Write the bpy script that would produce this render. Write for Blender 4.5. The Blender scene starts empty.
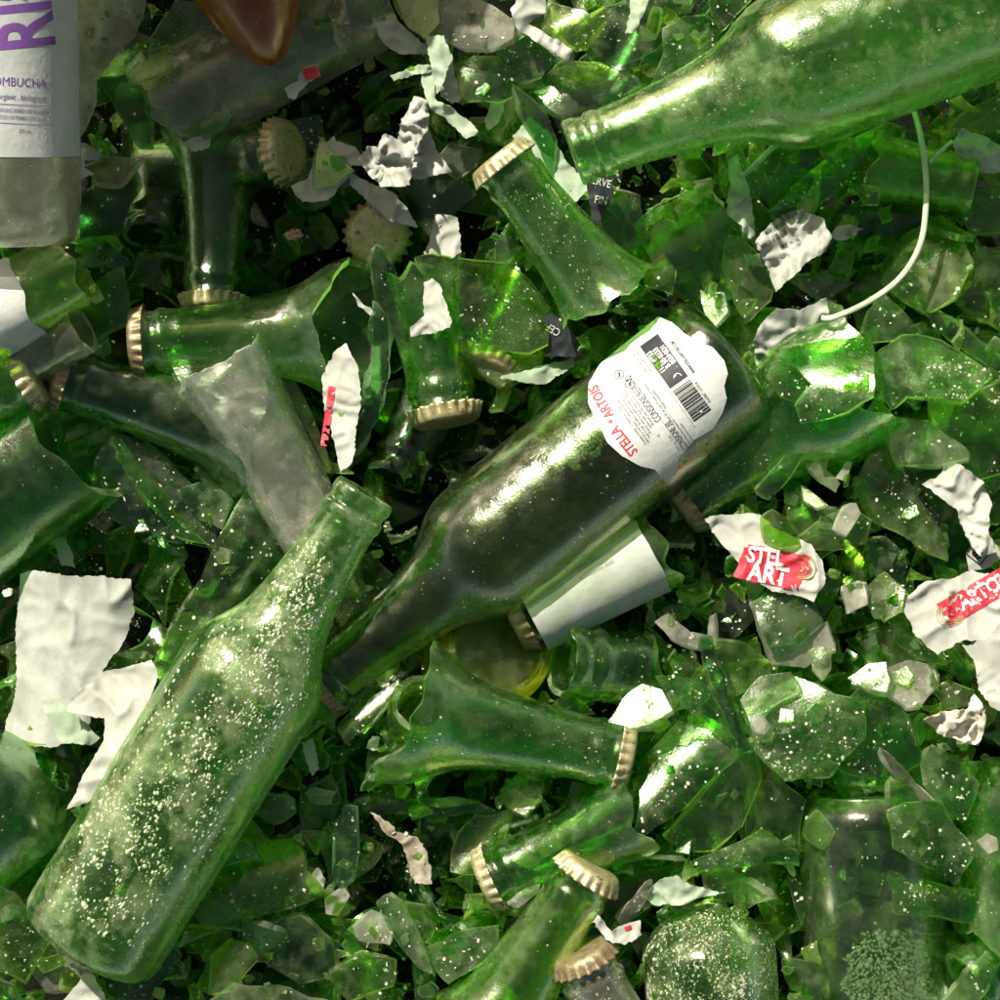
import bpy, math, random
from mathutils import Vector, Matrix, noise
from mathutils.geometry import delaunay_2d_cdt
R = math.radians
rnd = random.Random(7)
SC = bpy.context.scene
COL = SC.collection
S = 0.00042          # metres per picture unit on the plane z = 0
H = 1.05             # camera height
def W(px, py, z=0.0):
    k = (H - z) / H * S
    return Vector(((px - 500) * k, (500 - py) * k, z))
def fit(z): return S * (H - z) / H

# ------------------------------------------------------------------ camera, light
cam = bpy.data.objects.new('camera', bpy.data.cameras.new('camera'))
COL.objects.link(cam); SC.camera = cam
cam.location = (0, 0, H); cam.rotation_euler = (0, 0, 0)
cam.data.sensor_fit = 'HORIZONTAL'; cam.data.angle = 2 * math.atan(500 * S / H)
cam.data.clip_start = 0.01; cam.data.clip_end = 100
SUN_EL, SUN_V = R(40), Vector((-0.50, 0.86, 0)).normalized()
tosun = Vector((SUN_V.x * math.cos(SUN_EL), SUN_V.y * math.cos(SUN_EL), math.sin(SUN_EL)))
sl = bpy.data.lights.new('sun', 'SUN'); sl.energy = 5.0; sl.angle = R(0.5); sl.color = (1, .96, .86)
so = bpy.data.objects.new('sun', sl); COL.objects.link(so)
so.rotation_euler = tosun.to_track_quat('Z', 'Y').to_euler()
w = bpy.data.worlds.new('World'); SC.world = w; w.use_nodes = True
nt = w.node_tree; sky = nt.nodes.new('ShaderNodeTexSky'); sky.sky_type = 'NISHITA'; sky.sun_disc = False
sky.sun_elevation = SUN_EL; sky.sun_rotation = math.atan2(tosun.x, tosun.y); sky.air_density = 1.0; sky.dust_density = 2.5; sky.ozone_density = .6
bg = nt.nodes['Background']; bg.inputs[1].default_value = SKY_STRENGTH = 0.07
wt = nt.nodes.new('ShaderNodeMix'); wt.data_type = 'RGBA'; wt.blend_type = 'MULTIPLY'; wt.inputs[0].default_value = 1
nt.links.new(sky.outputs[0], wt.inputs[6]); wt.inputs[7].default_value = (1, .91, .62, 1)   # the photograph's warm white balance
nt.links.new(wt.outputs[2], bg.inputs[0])
SC.view_settings.view_transform = 'Standard'; SC.view_settings.look = 'None'
SC.view_settings.gamma = 1; SC.view_settings.exposure = 0.78
SC.view_settings.use_curve_mapping = False
SC.render.engine = 'CYCLES'
cy = SC.cycles
cy.max_bounces = 13; cy.transmission_bounces = 12; cy.transparent_max_bounces = 26; cy.use_adaptive_sampling = True; cy.adaptive_threshold = .05; cy.adaptive_min_samples = 16; cy.time_limit = 950; cy.diffuse_bounces = 3; cy.glossy_bounces = 4
cy.use_denoising = True; cy.caustics_reflective = False; cy.caustics_refractive = True
cy.sample_clamp_indirect = 4.0; cy.blur_glossy = 0.5
try:
    cy.denoiser = 'OPENIMAGEDENOISE'; cy.denoising_input_passes = 'RGB_ALBEDO_NORMAL'
except Exception: pass

# ------------------------------------------------------------------ materials
MATS = {}
def nodes(name):
    m = bpy.data.materials.new(name); m.use_nodes = True
    t = m.node_tree; t.nodes.clear()
    return m, t, t.nodes.new('ShaderNodeOutputMaterial')
def N(t, kind, **k):
    n = t.nodes.new(kind)
    for a, b in k.items():
        if hasattr(n, a) and a not in ('inputs',): setattr(n, a, b)
    return n
def setin(n, **k):
    for a, b in k.items(): n.inputs[a.replace('_', ' ')].default_value = b
def noise_node(t, co, scale, detail=2, rough=.5, dist=0):
    n = t.nodes.new('ShaderNodeTexNoise'); t.links.new(co, n.inputs['Vector'])
    n.inputs['Scale'].default_value = scale; n.inputs['Detail'].default_value = detail
    n.inputs['Roughness'].default_value = rough; n.inputs['Distortion'].default_value = dist
    return n.outputs['Fac']
def remap(t, val, a, b, c=0., d=1., smooth=False):
    n = t.nodes.new('ShaderNodeMapRange'); t.links.new(val, n.inputs['Value'])
    if smooth: n.interpolation_type = 'SMOOTHSTEP'
    for i, v in zip((1, 2, 3, 4), (a, b, c, d)): n.inputs[i].default_value = v
    return n.outputs[0]
def mth(t, op, a, b):
    n = t.nodes.new('ShaderNodeMath'); n.operation = op; n.use_clamp = False
    for i, v in enumerate((a, b)):
        if isinstance(v, (int, float)): n.inputs[i].default_value = v
        else: t.links.new(v, n.inputs[i])
    return n.outputs[0]
def mixsh(t, f, a, b):
    n = t.nodes.new('ShaderNodeMixShader')
    if isinstance(f, (int, float)): n.inputs[0].default_value = f
    else: t.links.new(f, n.inputs[0])
    t.links.new(a, n.inputs[1]); t.links.new(b, n.inputs[2])
    return n.outputs[0]
def ramp_col(t, f, c0, c1):
    n = t.nodes.new('ShaderNodeMix'); n.data_type = 'RGBA'
    t.links.new(f, n.inputs[0]); n.inputs[6].default_value = (*c0, 1); n.inputs[7].default_value = (*c1, 1)
    return n.outputs[2]
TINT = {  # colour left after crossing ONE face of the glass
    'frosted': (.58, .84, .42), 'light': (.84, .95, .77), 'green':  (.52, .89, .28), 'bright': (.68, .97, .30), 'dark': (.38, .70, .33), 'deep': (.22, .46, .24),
    'yellow': (.95, .985, .16), 'clear': (.95, .95, .88), 'smoke': (.72, .75, .62), 'amber': (.98, .55, .07),
    'pale': (.72, .92, .58), 'olive': (.62, .78, .44), 'teal': (.46, .78, .46)}
def glass(tint='green', dust=.3, haze=.12, rough=.03, thru=.62, edge=False):
    if edge: haze, dust = .55, max(dust, .4)  # extra haze and specks brighten broken edges, as if catching light
    key = (tint, dust, haze, rough, thru, edge)
    if key in MATS: return MATS[key]
    m, t, out = nodes(('broken_edge_' if edge else '') + tint + '_glass')
    co = t.nodes.new('ShaderNodeTexCoord').outputs['Object']
    oi = t.nodes.new('ShaderNodeObjectInfo')
    c = TINT[tint]
    if edge: c = tuple(v ** .6 for v in c)  # lighter edge tint paints in the light that breaks catch
    col = ramp_col(t, oi.outputs['Random'], tuple(v * .9 for v in c), tuple(min(.97, v * 1.08) for v in c))
    ad = t.nodes.new('ShaderNodeVectorMath'); ad.operation = 'ADD'
    t.links.new(co, ad.inputs[0])
    cmb = t.nodes.new('ShaderNodeCombineXYZ'); t.links.new(oi.outputs['Random'], cmb.inputs[0]); t.links.new(oi.outputs['Random'], cmb.inputs[1])
    t.links.new(cmb.outputs[0], ad.inputs[1]); co = ad.outputs[0]
    big = noise_node(t, co, 38, 3, .55); mid = noise_node(t, co, 160, 3, .6)
    fine = noise_node(t, co, 900 if not edge else 700, 2.5, .6); wob = noise_node(t, co, 75, 1.5, .5)
    # small pits and scratches catch the light
    hgt = mth(t, 'ADD', mth(t, 'MULTIPLY', fine, .6 if not edge else 3.2), mth(t, 'MULTIPLY', wob, 3.6))
    bp = t.nodes.new('ShaderNodeBump'); bp.inputs['Strength'].default_value = .8 if not edge else 1.0
    bp.inputs['Distance'].default_value = .00022 if not edge else .0006
    t.links.new(hgt, bp.inputs['Height'])
    g = t.nodes.new('ShaderNodeBsdfGlass'); g.inputs['IOR'].default_value = 1.5
    t.links.new(col, g.inputs['Color']); t.links.new(bp.outputs[0], g.inputs['Normal'])
    t.links.new(remap(t, mid, .35, .75, rough * .4, rough + .05), g.inputs['Roughness'])
    tr = t.nodes.new('ShaderNodeBsdfTransparent'); t.links.new(col, tr.inputs[0])
    core = mixsh(t, thru if not edge else thru * .6, g.outputs[0], tr.outputs[0])
    gl = t.nodes.new('ShaderNodeBsdfGlossy'); t.links.new(bp.outputs[0], gl.inputs['Normal'])
    t.links.new(remap(t, mid, .35, .7, .09, .34), gl.inputs['Roughness'])
    gl.inputs['Color'].default_value = (.95, .95, .86, 1)
    fr = t.nodes.new('ShaderNodeFresnel'); fr.inputs[0].default_value = 1.6
    core = mixsh(t, mth(t, 'MINIMUM', mth(t, 'MULTIPLY', fr.outputs[0], .8), .20), core, gl.outputs[0])
    # light scattered through scuffed glass
    tl = t.nodes.new('ShaderNodeBsdfTranslucent'); sq = t.nodes.new('ShaderNodeGamma'); sq.inputs[1].default_value = 1.5
    t.links.new(col, sq.inputs[0]); t.links.new(sq.outputs[0], tl.inputs[0])
    core = mixsh(t, remap(t, big, .35, .7, .01 + haze * .35, .03 + haze * .85), core, tl.outputs[0])
    # scuff film
    cl = tint in ('clear', 'smoke', 'amber'); kf = .08 if tint in ('amber', 'yellow') else (.55 if cl else (.60 if tint == 'frosted' else .24))
    df = t.nodes.new('ShaderNodeBsdfDiffuse'); df.inputs[0].default_value = (.68, .65, .52, 1) if cl else (.50, .54, .31, 1)
    core = mixsh(t, remap(t, mth(t, 'ADD', mth(t, 'MULTIPLY', big, .6), mth(t, 'MULTIPLY', mid, .4)), .45, .60, haze * (.35 if cl else .04) * kf, haze * kf * 1.15), core, df.outputs[0])
    # dried specks
    if dust > 0:
        dd = t.nodes.new('ShaderNodeBsdfDiffuse')
        t.links.new(ramp_col(t, mid, (.40, .38, .26), (.68, .66, .52)), dd.inputs[0])
        sp = noise_node(t, co, 640, 5, .68)
        th = mth(t, 'SUBTRACT', .75 - dust * .13, mth(t, 'MULTIPLY', mth(t, 'SUBTRACT', big, .5), .42 * (dust + .4)))
        f = remap(t, mth(t, 'SUBTRACT', sp, th), 0, .035, 0, .92, True)
        core = mixsh(t, f, core, dd.outputs[0])
    t.links.new(core, out.inputs[0])
    MATS[key] = m
    return m
def solid(name, c0, c1, rough=.6, metal=0., scale=200, bump=.0002, detail=4, spec=.4, spots=None):
    if name in MATS: return MATS[name]
    m, t, out = nodes(name)
    co = t.nodes.new('ShaderNodeTexCoord').outputs['Object']
    p = t.nodes.new('ShaderNodeBsdfPrincipled')
    f = remap(t, noise_node(t, co, scale, detail, .6), .35, .68)
    c = ramp_col(t, f, c0, c1)
    if spots:
        f2 = remap(t, noise_node(t, co, spots[1], 4, .65), spots[2], spots[2] + .05)
        mx = t.nodes.new('ShaderNodeMix'); mx.data_type = 'RGBA'; t.links.new(f2, mx.inputs[0]); t.links.new(c, mx.inputs[6]); mx.inputs[7].default_value = (*spots[0], 1)
        c = mx.outputs[2]
    t.links.new(c, p.inputs['Base Color'])
    p.inputs['Roughness'].default_value = rough; p.inputs['Metallic'].default_value = metal; p.inputs['Specular IOR Level'].default_value = spec
    b = t.nodes.new('ShaderNodeBump'); b.inputs['Distance'].default_value = bump; t.links.new(noise_node(t, co, scale * 4, 3), b.inputs['Height']); t.links.new(b.outputs[0], p.inputs['Normal'])
    t.links.new(p.outputs[0], out.inputs[0]); MATS[name] = m
    return m
def paper_mat(name='damp_paper', c0=(.42, .43, .36), c1=(.58, .58, .51), through=.30):
    if name in MATS: return MATS[name]
    m, t, out = nodes(name)
    co = t.nodes.new('ShaderNodeTexCoord').outputs['Object']
    c = ramp_col(t, remap(t, noise_node(t, co, 70, 5, .6), .35, .68), c0, c1)
    sp = remap(t, noise_node(t, co, 420, 4, .7), .66, .72, 0, .75)
    mx = t.nodes.new('ShaderNodeMix'); mx.data_type = 'RGBA'; t.links.new(sp, mx.inputs[0]); t.links.new(c, mx.inputs[6]); mx.inputs[7].default_value = (.26, .27, .18, 1)
    d = t.nodes.new('ShaderNodeBsdfPrincipled'); d.inputs['Roughness'].default_value = .7; d.inputs['Specular IOR Level'].default_value = .25; t.links.new(mx.outputs[2], d.inputs['Base Color'])
    b = t.nodes.new('ShaderNodeBump'); b.inputs['Distance'].default_value = .0003; b.inputs['Strength'].default_value = .8; t.links.new(noise_node(t, co, 260, 5, .6), b.inputs['Height']); t.links.new(b.outputs[0], d.inputs['Normal'])
    tl = t.nodes.new('ShaderNodeBsdfTranslucent'); t.links.new(mx.outputs[2], tl.inputs[0])
    t.links.new(mixsh(t, through, d.outputs[0], tl.outputs[0]), out.inputs[0]); MATS[name] = m
    return m
def ink(name, c, rough=.55):
    return solid(name, tuple(v * .85 for v in c), c, rough, 0, 500, .0001, 3, .3)

# ------------------------------------------------------------------ mesh building
class MB:
    def __init__(s): s.v = []; s.f = []; s.m = []; s.s = []
    def face(s, idx, m=0, sm=True): s.f.append(tuple(idx)); s.m.append(m); s.s.append(sm)
    def add(s, verts, faces, m=0, sm=True):
        b = len(s.v); s.v.extend(verts)
        for f in faces: s.face([i + b for i in f], m, sm)
    def build(s, name, mats, parent=None, origin=None, matrix=None):
        me = bpy.data.meshes.new(name)
        o0 = origin if origin is not None else Vector((0, 0, 0))
        me.from_pydata([tuple(Vector(v) - o0) for v in s.v], [], s.f)
        for m in (mats if isinstance(mats, (list, tuple)) else [mats]): me.materials.append(m)
        me.polygons.foreach_set('material_index', s.m); me.polygons.foreach_set('use_smooth', s.s)
        me.update()
        ob = bpy.data.objects.new(name, me); COL.objects.link(ob)
        if parent is not None:
            ob.parent = parent
            if origin is not None: ob.matrix_local = parent.matrix_basis.inverted() @ Matrix.Translation(o0)
        elif matrix is not None: ob.matrix_basis = matrix
        elif origin is not None: ob.location = o0
        return ob
def tag(o, label, cat, group=None, kind=None):
    if label: o['label'] = label
    if cat: o['category'] = cat
    if group: o['group'] = group
    if kind: o['kind'] = kind
    return o
ANCH = []
def resample(pts, step, amp, seed, freq=.11, ftear=0., bw=.03):
    out = []; n = len(pts)
    for i in range(n):
        a = Vector(pts[i]); b = Vector(pts[(i + 1) % n]); L = (b - a).length
        k = max(1, int(round(L / step))); nn = Vector((-(b - a).y, (b - a).x)); nn = nn.normalized() if L > 0 else nn
        bow = noise.noise(Vector((seed * 1.7, i * 3.3, 0))) * L * bw
        for j in range(k):
            p = a.lerp(b, j / k); t = j / k
            d = bow * math.sin(math.pi * t)
            d += amp * noise.noise(Vector((p.x * freq, p.y * freq, seed)))
            if ftear: d += ftear * noise.noise(Vector((p.x * .5, p.y * .5, seed + 5)))
            if j == 0: d *= .3
            out.append(p + nn * d)
    return out
def cdt(outline, step):
    xs = [p.x for p in outline]; ys = [p.y for p in outline]
    vs = [Vector((p.x, p.y)) for p in outline]; n = len(vs)
    def inside(x, y):
        c = False; j = n - 1
        for i in range(n):
            if (vs[i].y > y) != (vs[j].y > y) and x < (vs[j].x - vs[i].x) * (y - vs[i].y) / (vs[j].y - vs[i].y) + vs[i].x: c = not c
            j = i
        return c
    def near(x, y):
        return any((v.x - x) ** 2 + (v.y - y) ** 2 < (step * .5) ** 2 for v in vs[:n])
    y = min(ys) + step * .5; row = 0
    while y < max(ys):
        x = min(xs) + (step * .5 if row % 2 else 0)
        while x < max(xs):
            if inside(x, y) and not near(x, y): vs.append(Vector((x, y)))
            x += step
        y += step * .87; row += 1
    r = delaunay_2d_cdt(vs, [(i, (i + 1) % n) for i in range(n)], [], 1, 1e-4)
    V, F = r[0], r[2]
    # find border edges
    ec = {}
    for f in F:
        for i in range(len(f)):
            e = (f[i], f[(i + 1) % len(f)]); ec[e] = 1
    border = [e for e in ec if (e[1], e[0]) not in ec]
    return V, F, border
def sheet(mb, V, F, border, top, thick, m_edge=1, sharp=True):
    """top(v) -> world point of the upper face; the lower face is offset by the thickness"""
    P = [top(v) for v in V]
    nrm = [Vector((0, 0, 0)) for _ in P]
    flip = False
    for f in F:
        a, b, c = P[f[0]], P[f[1]], P[f[2]]
        q = (b - a).cross(c - a)
        if q.z < 0: q = -q
        for i in f: nrm[i] += q
    Q = [p - n.normalized() * thick if n.length > 0 else p - Vector((0, 0, thick)) for p, n in zip(P, nrm)]
    a, b, c = [P[i] for i in F[0]]
    up = (b - a).cross(c - a).z > 0
    FF = [tuple(f) if up else tuple(reversed(f)) for f in F]
    mb.add(P, FF, 0, True); mb.add(Q, [tuple(reversed(f)) for f in FF], 0, True)
    if m_edge:
        for (i, j) in border:
            d = P[j] - P[i]; on = Vector((d.y, -d.x, 0))
            if on.length == 0: continue
            on.normalize(); 
            if not up: on = -on
            c = P[i] * 70
            Q[i] = Q[i] + on * thick * (.28 + .9 * noise.noise(c)) + Vector((0, 0, thick * .3 * noise.noise(c * 2.1)))
    ev = []; ef = []
    for (i, j) in border:
        k = len(ev); ev += [P[i], P[j], Q[j], Q[i]]
        ef.append((k + 3, k + 2, k + 1, k) if up else (k, k + 1, k + 2, k + 3))
    mb.add(ev, ef, m_edge, False)
CNT = [0]
def zsurf(cx, cy, z, slope, curv, wav=0., seed=0):
    """height over the picture plane: tilt (slope x, slope y), one bend (direction in degrees, radius in mm, + humps up / - dips)"""
    ca = math.cos(R(curv[0])) if curv else 1; sa = math.sin(R(curv[0])) if curv else 0
    Rm = curv[1] * .001 if curv else 1
    def f(x, y):
        dx = (x - cx) * S; dy = (cy - y) * S
        h = slope[0] * dx + slope[1] * dy
        if curv:
            u = -dx * sa + dy * ca
            r = abs(Rm); uu = min(abs(u), r * .93)
            h += (math.sqrt(r * r - uu * uu) - r) * (1 if Rm > 0 else -1)
        if wav: h += wav * noise.noise(Vector((x * .02, y * .02, seed)))
        return z + h
    return f
def shard(pts, z, tint='green', dust=.3, haze=.12, slope=(0, 0), curv=None, thick=2.4, label=None, name='glass_shard', cat='glass shard',
          group='broken green glass shards', step=None, amp=1.6, rough=.04, parent=None, nick=None, thru=.62):
    CNT[0] += 1; seed = CNT[0] * 3.17
    cx = sum(p[0] for p in pts) / len(pts); cy_ = sum(p[1] for p in pts) / len(pts); z *= .001
    ol = resample(pts, 4, amp * .3, seed, .05, .12, .09)
    size = max(max(p.x for p in ol) - min(p.x for p in ol), max(p.y for p in ol) - min(p.y for p in ol))
    V, F, B = cdt(ol, step or max(3.5, size / 14))
    zf = zsurf(cx, cy_, z, slope, curv, .0012, seed)
    mb = MB(); sheet(mb, V, F, B, lambda v: W(v.x, v.y, zf(v.x, v.y)), thick * .001)
    o = mb.build(name, [glass(tint, dust, haze, rough, thru), glass(tint, dust, haze, .12, thru, True)], parent, W(cx, cy_, z))
    if not parent: tag(o, label, cat, group)
    if nick: ANCH.append((cx, cy_, nick))
    o['_z'] = 0; del o['_z']
    return o, zf
def paper(pts, z, slope=(0, 0), curv=None, crumple=1.0, mat=None, label=None, name='paper_scrap', cat='paper scrap', group='torn paper label scraps', nick=None, freq=.05, thick=.25, parent=None, curl=0.):
    CNT[0] += 1; seed = CNT[0] * 2.71
    cx = sum(p[0] for p in pts) / len(pts); cy_ = sum(p[1] for p in pts) / len(pts); z *= .001
    ol = resample(pts, 2.6, 1.8, seed, .09, 1.6)
    V, F, B = cdt(ol, 2.9)
    zb = zsurf(cx, cy_, z, slope, curv)
    rad = max(math.hypot(p[0] - cx, p[1] - cy_) for p in pts)
    def zf(x, y):
        q = Vector((x * freq, y * freq, seed)); w_ = noise.noise_vector(q * .6) * .8
        q += w_
        a = (1 - min(1, abs(noise.noise(q)) * 2.2)) ** 1.6; b = 1 - abs(noise.noise(q * 2.1 + Vector((7, 3, 1)))) * 2.0
        h = (a * .0034 + b * .0007) * crumple + noise.noise(q * .45) * .007 * crumple
        if curl: h += curl * .001 * (math.hypot(x - cx, y - cy_) / rad) ** 3
        return zb(x, y) + h
    mb = MB(); sheet(mb, V, F, B, lambda v: W(v.x, v.y, zf(v.x, v.y)), thick * .001, 0)
    o = mb.build(name, [mat or paper_mat()], parent, W(cx, cy_, z))
    if not parent: tag(o, label, cat, group)
    if nick: ANCH.append((cx, cy_, nick))
    return o, zf
# ---- flat prints laid on a surface
def text2d(s, size, bold=0.):
    c = bpy.data.curves.new('t', 'FONT'); c.body = s; c.size = 1; c.offset = bold; c.resolution_u = 3
    o = bpy.data.objects.new('t', c); COL.objects.link(o)
    bpy.context.view_layer.update()
    me = o.to_mesh(); V = [(v.co.x, v.co.y) for v in me.vertices]; F = [tuple(p.vertices) for p in me.polygons]
    o.to_mesh_clear(); bpy.data.objects.remove(o); bpy.data.curves.remove(c)
    if not V: return [], []
    x0 = min(v[0] for v in V); x1 = max(v[0] for v in V)
    return [((x - (x0 + x1) / 2) * size, (y - .35) * size) for x, y in V], F
def put2d(V, cx, cy_, ang, sx=1., arc=0.):
    """picture position of local points: local +x runs along ang (degrees, counter-clockwise on screen)"""
    c, s = math.cos(R(ang)), math.sin(R(ang)); out = []
    for x, y in V:
        x *= sx
        if arc: y += arc * x * x
        out.append((cx + x * c - y * s, cy_ - x * s - y * c))
    return out
def rect2d(w_, h, nx=1, ny=1):
    V = [(-w_ / 2 + w_ * i / nx, -h / 2 + h * j / ny) for j in range(ny + 1) for i in range(nx + 1)]
    F = [(j * (nx + 1) + i, j * (nx + 1) + i + 1, (j + 1) * (nx + 1) + i + 1, (j + 1) * (nx + 1) + i) for j in range(ny) for i in range(nx)]
    return V, F
class Print:
    def __init__(s): s.V = []; s.F = []
    def add(s, V, F): b = len(s.V); s.V += V; s.F += [tuple(i + b for i in f) for f in F]
    def text(s, t, size, cx, cy_, ang, sx=1., bold=0., arc=0.): V, F = text2d(t, size, bold); s.add(put2d(V, cx, cy_, ang, sx, arc), F)
    def rect(s, w_, h, cx, cy_, ang, step=6): V, F = rect2d(w_, h, max(1, int(w_ / step)), max(1, int(h / step))); s.add(put2d(V, cx, cy_, ang), F)
    def ring(s, r0, r1, cx, cy_, a0=0, a1=360, sy=1., ang=0):
        n = 28; V = []
        for i in range(n + 1):
            a = R(a0 + (a1 - a0) * i / n); V += [(r0 * math.cos(a), r0 * math.sin(a) * sy), (r1 * math.cos(a), r1 * math.sin(a) * sy)]
        s.add(put2d(V, cx, cy_, ang), [(2 * i, 2 * i + 1, 2 * i + 3, 2 * i + 2) for i in range(n)])
    def build(s, name, mapper, mat, parent, sub=4.0, keep=None):
        import bmesh
        bm = bmesh.new(); vs = [bm.verts.new((x, y, 0)) for x, y in s.V]
        for f in s.F:
            try: bm.faces.new([vs[i] for i in f])
            except ValueError: pass
        bmesh.ops.triangulate(bm, faces=bm.faces[:])
        for _ in range(3):
            e = [e for e in bm.edges if e.calc_length() > sub]
            if not e: break
            bmesh.ops.subdivide_edges(bm, edges=e, cuts=1)
            bmesh.ops.triangulate(bm, faces=[f for f in bm.faces if len(f.verts) > 3])
        if keep: bmesh.ops.delete(bm, geom=[f for f in bm.faces if not keep(*f.calc_center_median().xy)], context='FACES')
        bm.verts.index_update()
        mb = MB(); mb.add([mapper(v.co.x, v.co.y) for v in bm.verts], [tuple(v.index for v in f.verts) for f in bm.faces], 0, True)
        bm.free()
        org = sum(mb.v, Vector()) / max(1, len(mb.v))
        return mb.build(name, mat, parent, org)
def flatmap(zf, lift=.0004): return lambda x, y: W(x, y, zf(x, y) + lift)

# ------------------------------------------------------------------ bottles
PROF = [(0, 12.6), (1, 13.4), (4.5, 13.5), (6, 12.6), (8.5, 12.4), (9.5, 13.6), (13, 13.7), (14.5, 12.9), (20, 13.0), (35, 14.3), (50, 16.2), (60, 18.0), (67, 20.0), (73, 23.2), (79, 27.2), (85, 29.9), (92, 31.1), (100, 31.4),
        (215, 31.4), (221, 31.0), (226, 29.2), (228.5, 26.5)]
def prof_at(s, P=PROF):
    if s <= P[0][0]: return P[0][1]
    for (a, ra), (b, rb) in zip(P, P[1:]):
        if s <= b:
            t = (s - a) / (b - a); 
            if b - a > 5: t = t  # gentle taper pieces stay linear
            return ra + (rb - ra) * t
    return P[-1][1]
def smooth_prof(P, k=1.5):
    def f(s):
        w_ = 0; r = 0
        for d in (-1, -.5, 0, .5, 1):
            kk = k if s > 16 else .3
            r += prof_at(s + d * kk, P); w_ += 1
        return r / w_
    return f
PF = smooth_prof(PROF, 2.6)
def frame(A, zA, B, zB, roll=0):
    a = W(A[0], A[1], zA * .001); b = W(B[0], B[1], zB * .001)
    X = (b - a).normalized(); Z = Vector((0, 0, 1)); Z = (Z - X * Z.dot(X))
    if Z.length < .05: Z = Vector((0, 1, 0)) - X * X.y
    Z.normalize(); Y = Z.cross(X)
    m = Matrix((X, Y, Z)).transposed().to_4x4(); m.translation = a
    if roll: m = m @ Matrix.Rotation(R(roll), 4, 'X')
    return m
def empty(name, m):
    e = bpy.data.objects.new(name, None); e.empty_display_size = .01; COL.objects.link(e); e.matrix_basis = m
    return e
def jagf(amp, seed, skew=0., dirn=0., teeth=1.1):
    def f(th):
        q = Vector((math.cos(th) * teeth, math.sin(th) * teeth, seed)); q2 = q * 3.1
        return amp * (noise.noise(q) * 1.8 + (.42 - abs(noise.noise(q2 * .36 + Vector((3, 1, 0)))) * 2.0) * .8 + (.2 - abs(noise.noise(q2 * 1.3))) * .22) + skew * math.cos(th - R(dirn))
    return f
def shell_mb(sc=1., s0=0., s1=90., th0=-180., th1=180., wall=2.4, j0=None, j1=None, side=None, ni=None, nj=None, pf=PF, wob=0.):
    """a wall of revolution about local X between s0 and s1 (mm from the lip); theta 0 looks up"""
    full = (th1 - th0) >= 359.9
    nj = nj or max(8, int((th1 - th0) / 4)); ni = ni or max(8, int((s1 - s0) / 2.0)); mb = MB()
    zero = lambda th: 0.
    j0 = j0 or zero; j1 = j1 or zero
    def pt(i, j, inner):
        t = i / ni; v = j / nj
        a0, a1 = th0, th1
        if side and not full:
            a0 += side(t * 5) ; a1 += side(t * 5 + 9)
        th = R(a0 + (a1 - a0) * v)
        s = s0 + (s1 - s0) * t + j0(th) * (1 - t) ** 2.5 + j1(th) * t ** 2.5
        if inner:
            if t < .001: s += 1.6 * noise.noise(Vector((j * .09, s0, 1.))) + .5
            if t > .999: s -= 1.6 * noise.noise(Vector((j * .09, s1, 1.))) + .5
        r = pf(s) - (wall if inner else 0)
        if wob: r += wob * noise.noise(Vector((s * .05, math.cos(th) * 1.5, math.sin(th) * 1.5)))
        return Vector((s, -r * math.sin(th), r * math.cos(th))) * (sc * .001)
    cols = nj if full else nj + 1
    for inner in (False, True):
        vs = [pt(i, j, inner) for i in range(ni + 1) for j in range(cols)]; fs = []
        for i in range(ni):
            for j in range(nj):
                a = i * cols + j; b = i * cols + (j + 1) % cols; c = (i + 1) * cols + (j + 1) % cols; d = (i + 1) * cols + j
                fs.append((a, b, c, d) if inner else (d, c, b, a))
        mb.add(vs, fs, 0, True)
    def strip(seq):
        vs = []; fs = []
        for (p, q, r_, s_) in seq:
            k = len(vs); vs += [p, q, r_, s_]; fs.append((k, k + 1, k + 2, k + 3))
        mb.add(vs, fs, 1, False)
    strip([(pt(0, j, 0), pt(0, j + 1, 0), pt(0, j + 1, 1), pt(0, j, 1)) for j in range(nj)])
    strip([(pt(ni, j + 1, 0), pt(ni, j, 0), pt(ni, j, 1), pt(ni, j + 1, 1)) for j in range(nj)])
    if not full:
        strip([(pt(i + 1, 0, 0), pt(i, 0, 0), pt(i, 0, 1), pt(i + 1, 0, 1)) for i in range(ni)])
        strip([(pt(i, nj, 0), pt(i + 1, nj, 0), pt(i + 1, nj, 1), pt(i, nj, 1)) for i in range(ni)])
    return mb
def revolve(P, nseg=96, sc=1., closed=False):
    mb = MB(); n = len(P); vs = []
    for (s, r) in P:
        for j in range(nseg):
            th = 2 * math.pi * j / nseg; vs.append(Vector((s, -r * math.sin(th), r * math.cos(th))) * (sc * .001))
    fs = []
    for i in range(n - (0 if closed else 1)):
        k = (i + 1) % n
        for j in range(nseg):
            a, b = i * nseg + j, i * nseg + (j + 1) % nseg; c, d = k * nseg + (j + 1) % nseg, k * nseg + j
            fs.append((d, c, b, a))
    mb.add(vs, fs, 0, True); return mb
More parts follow.
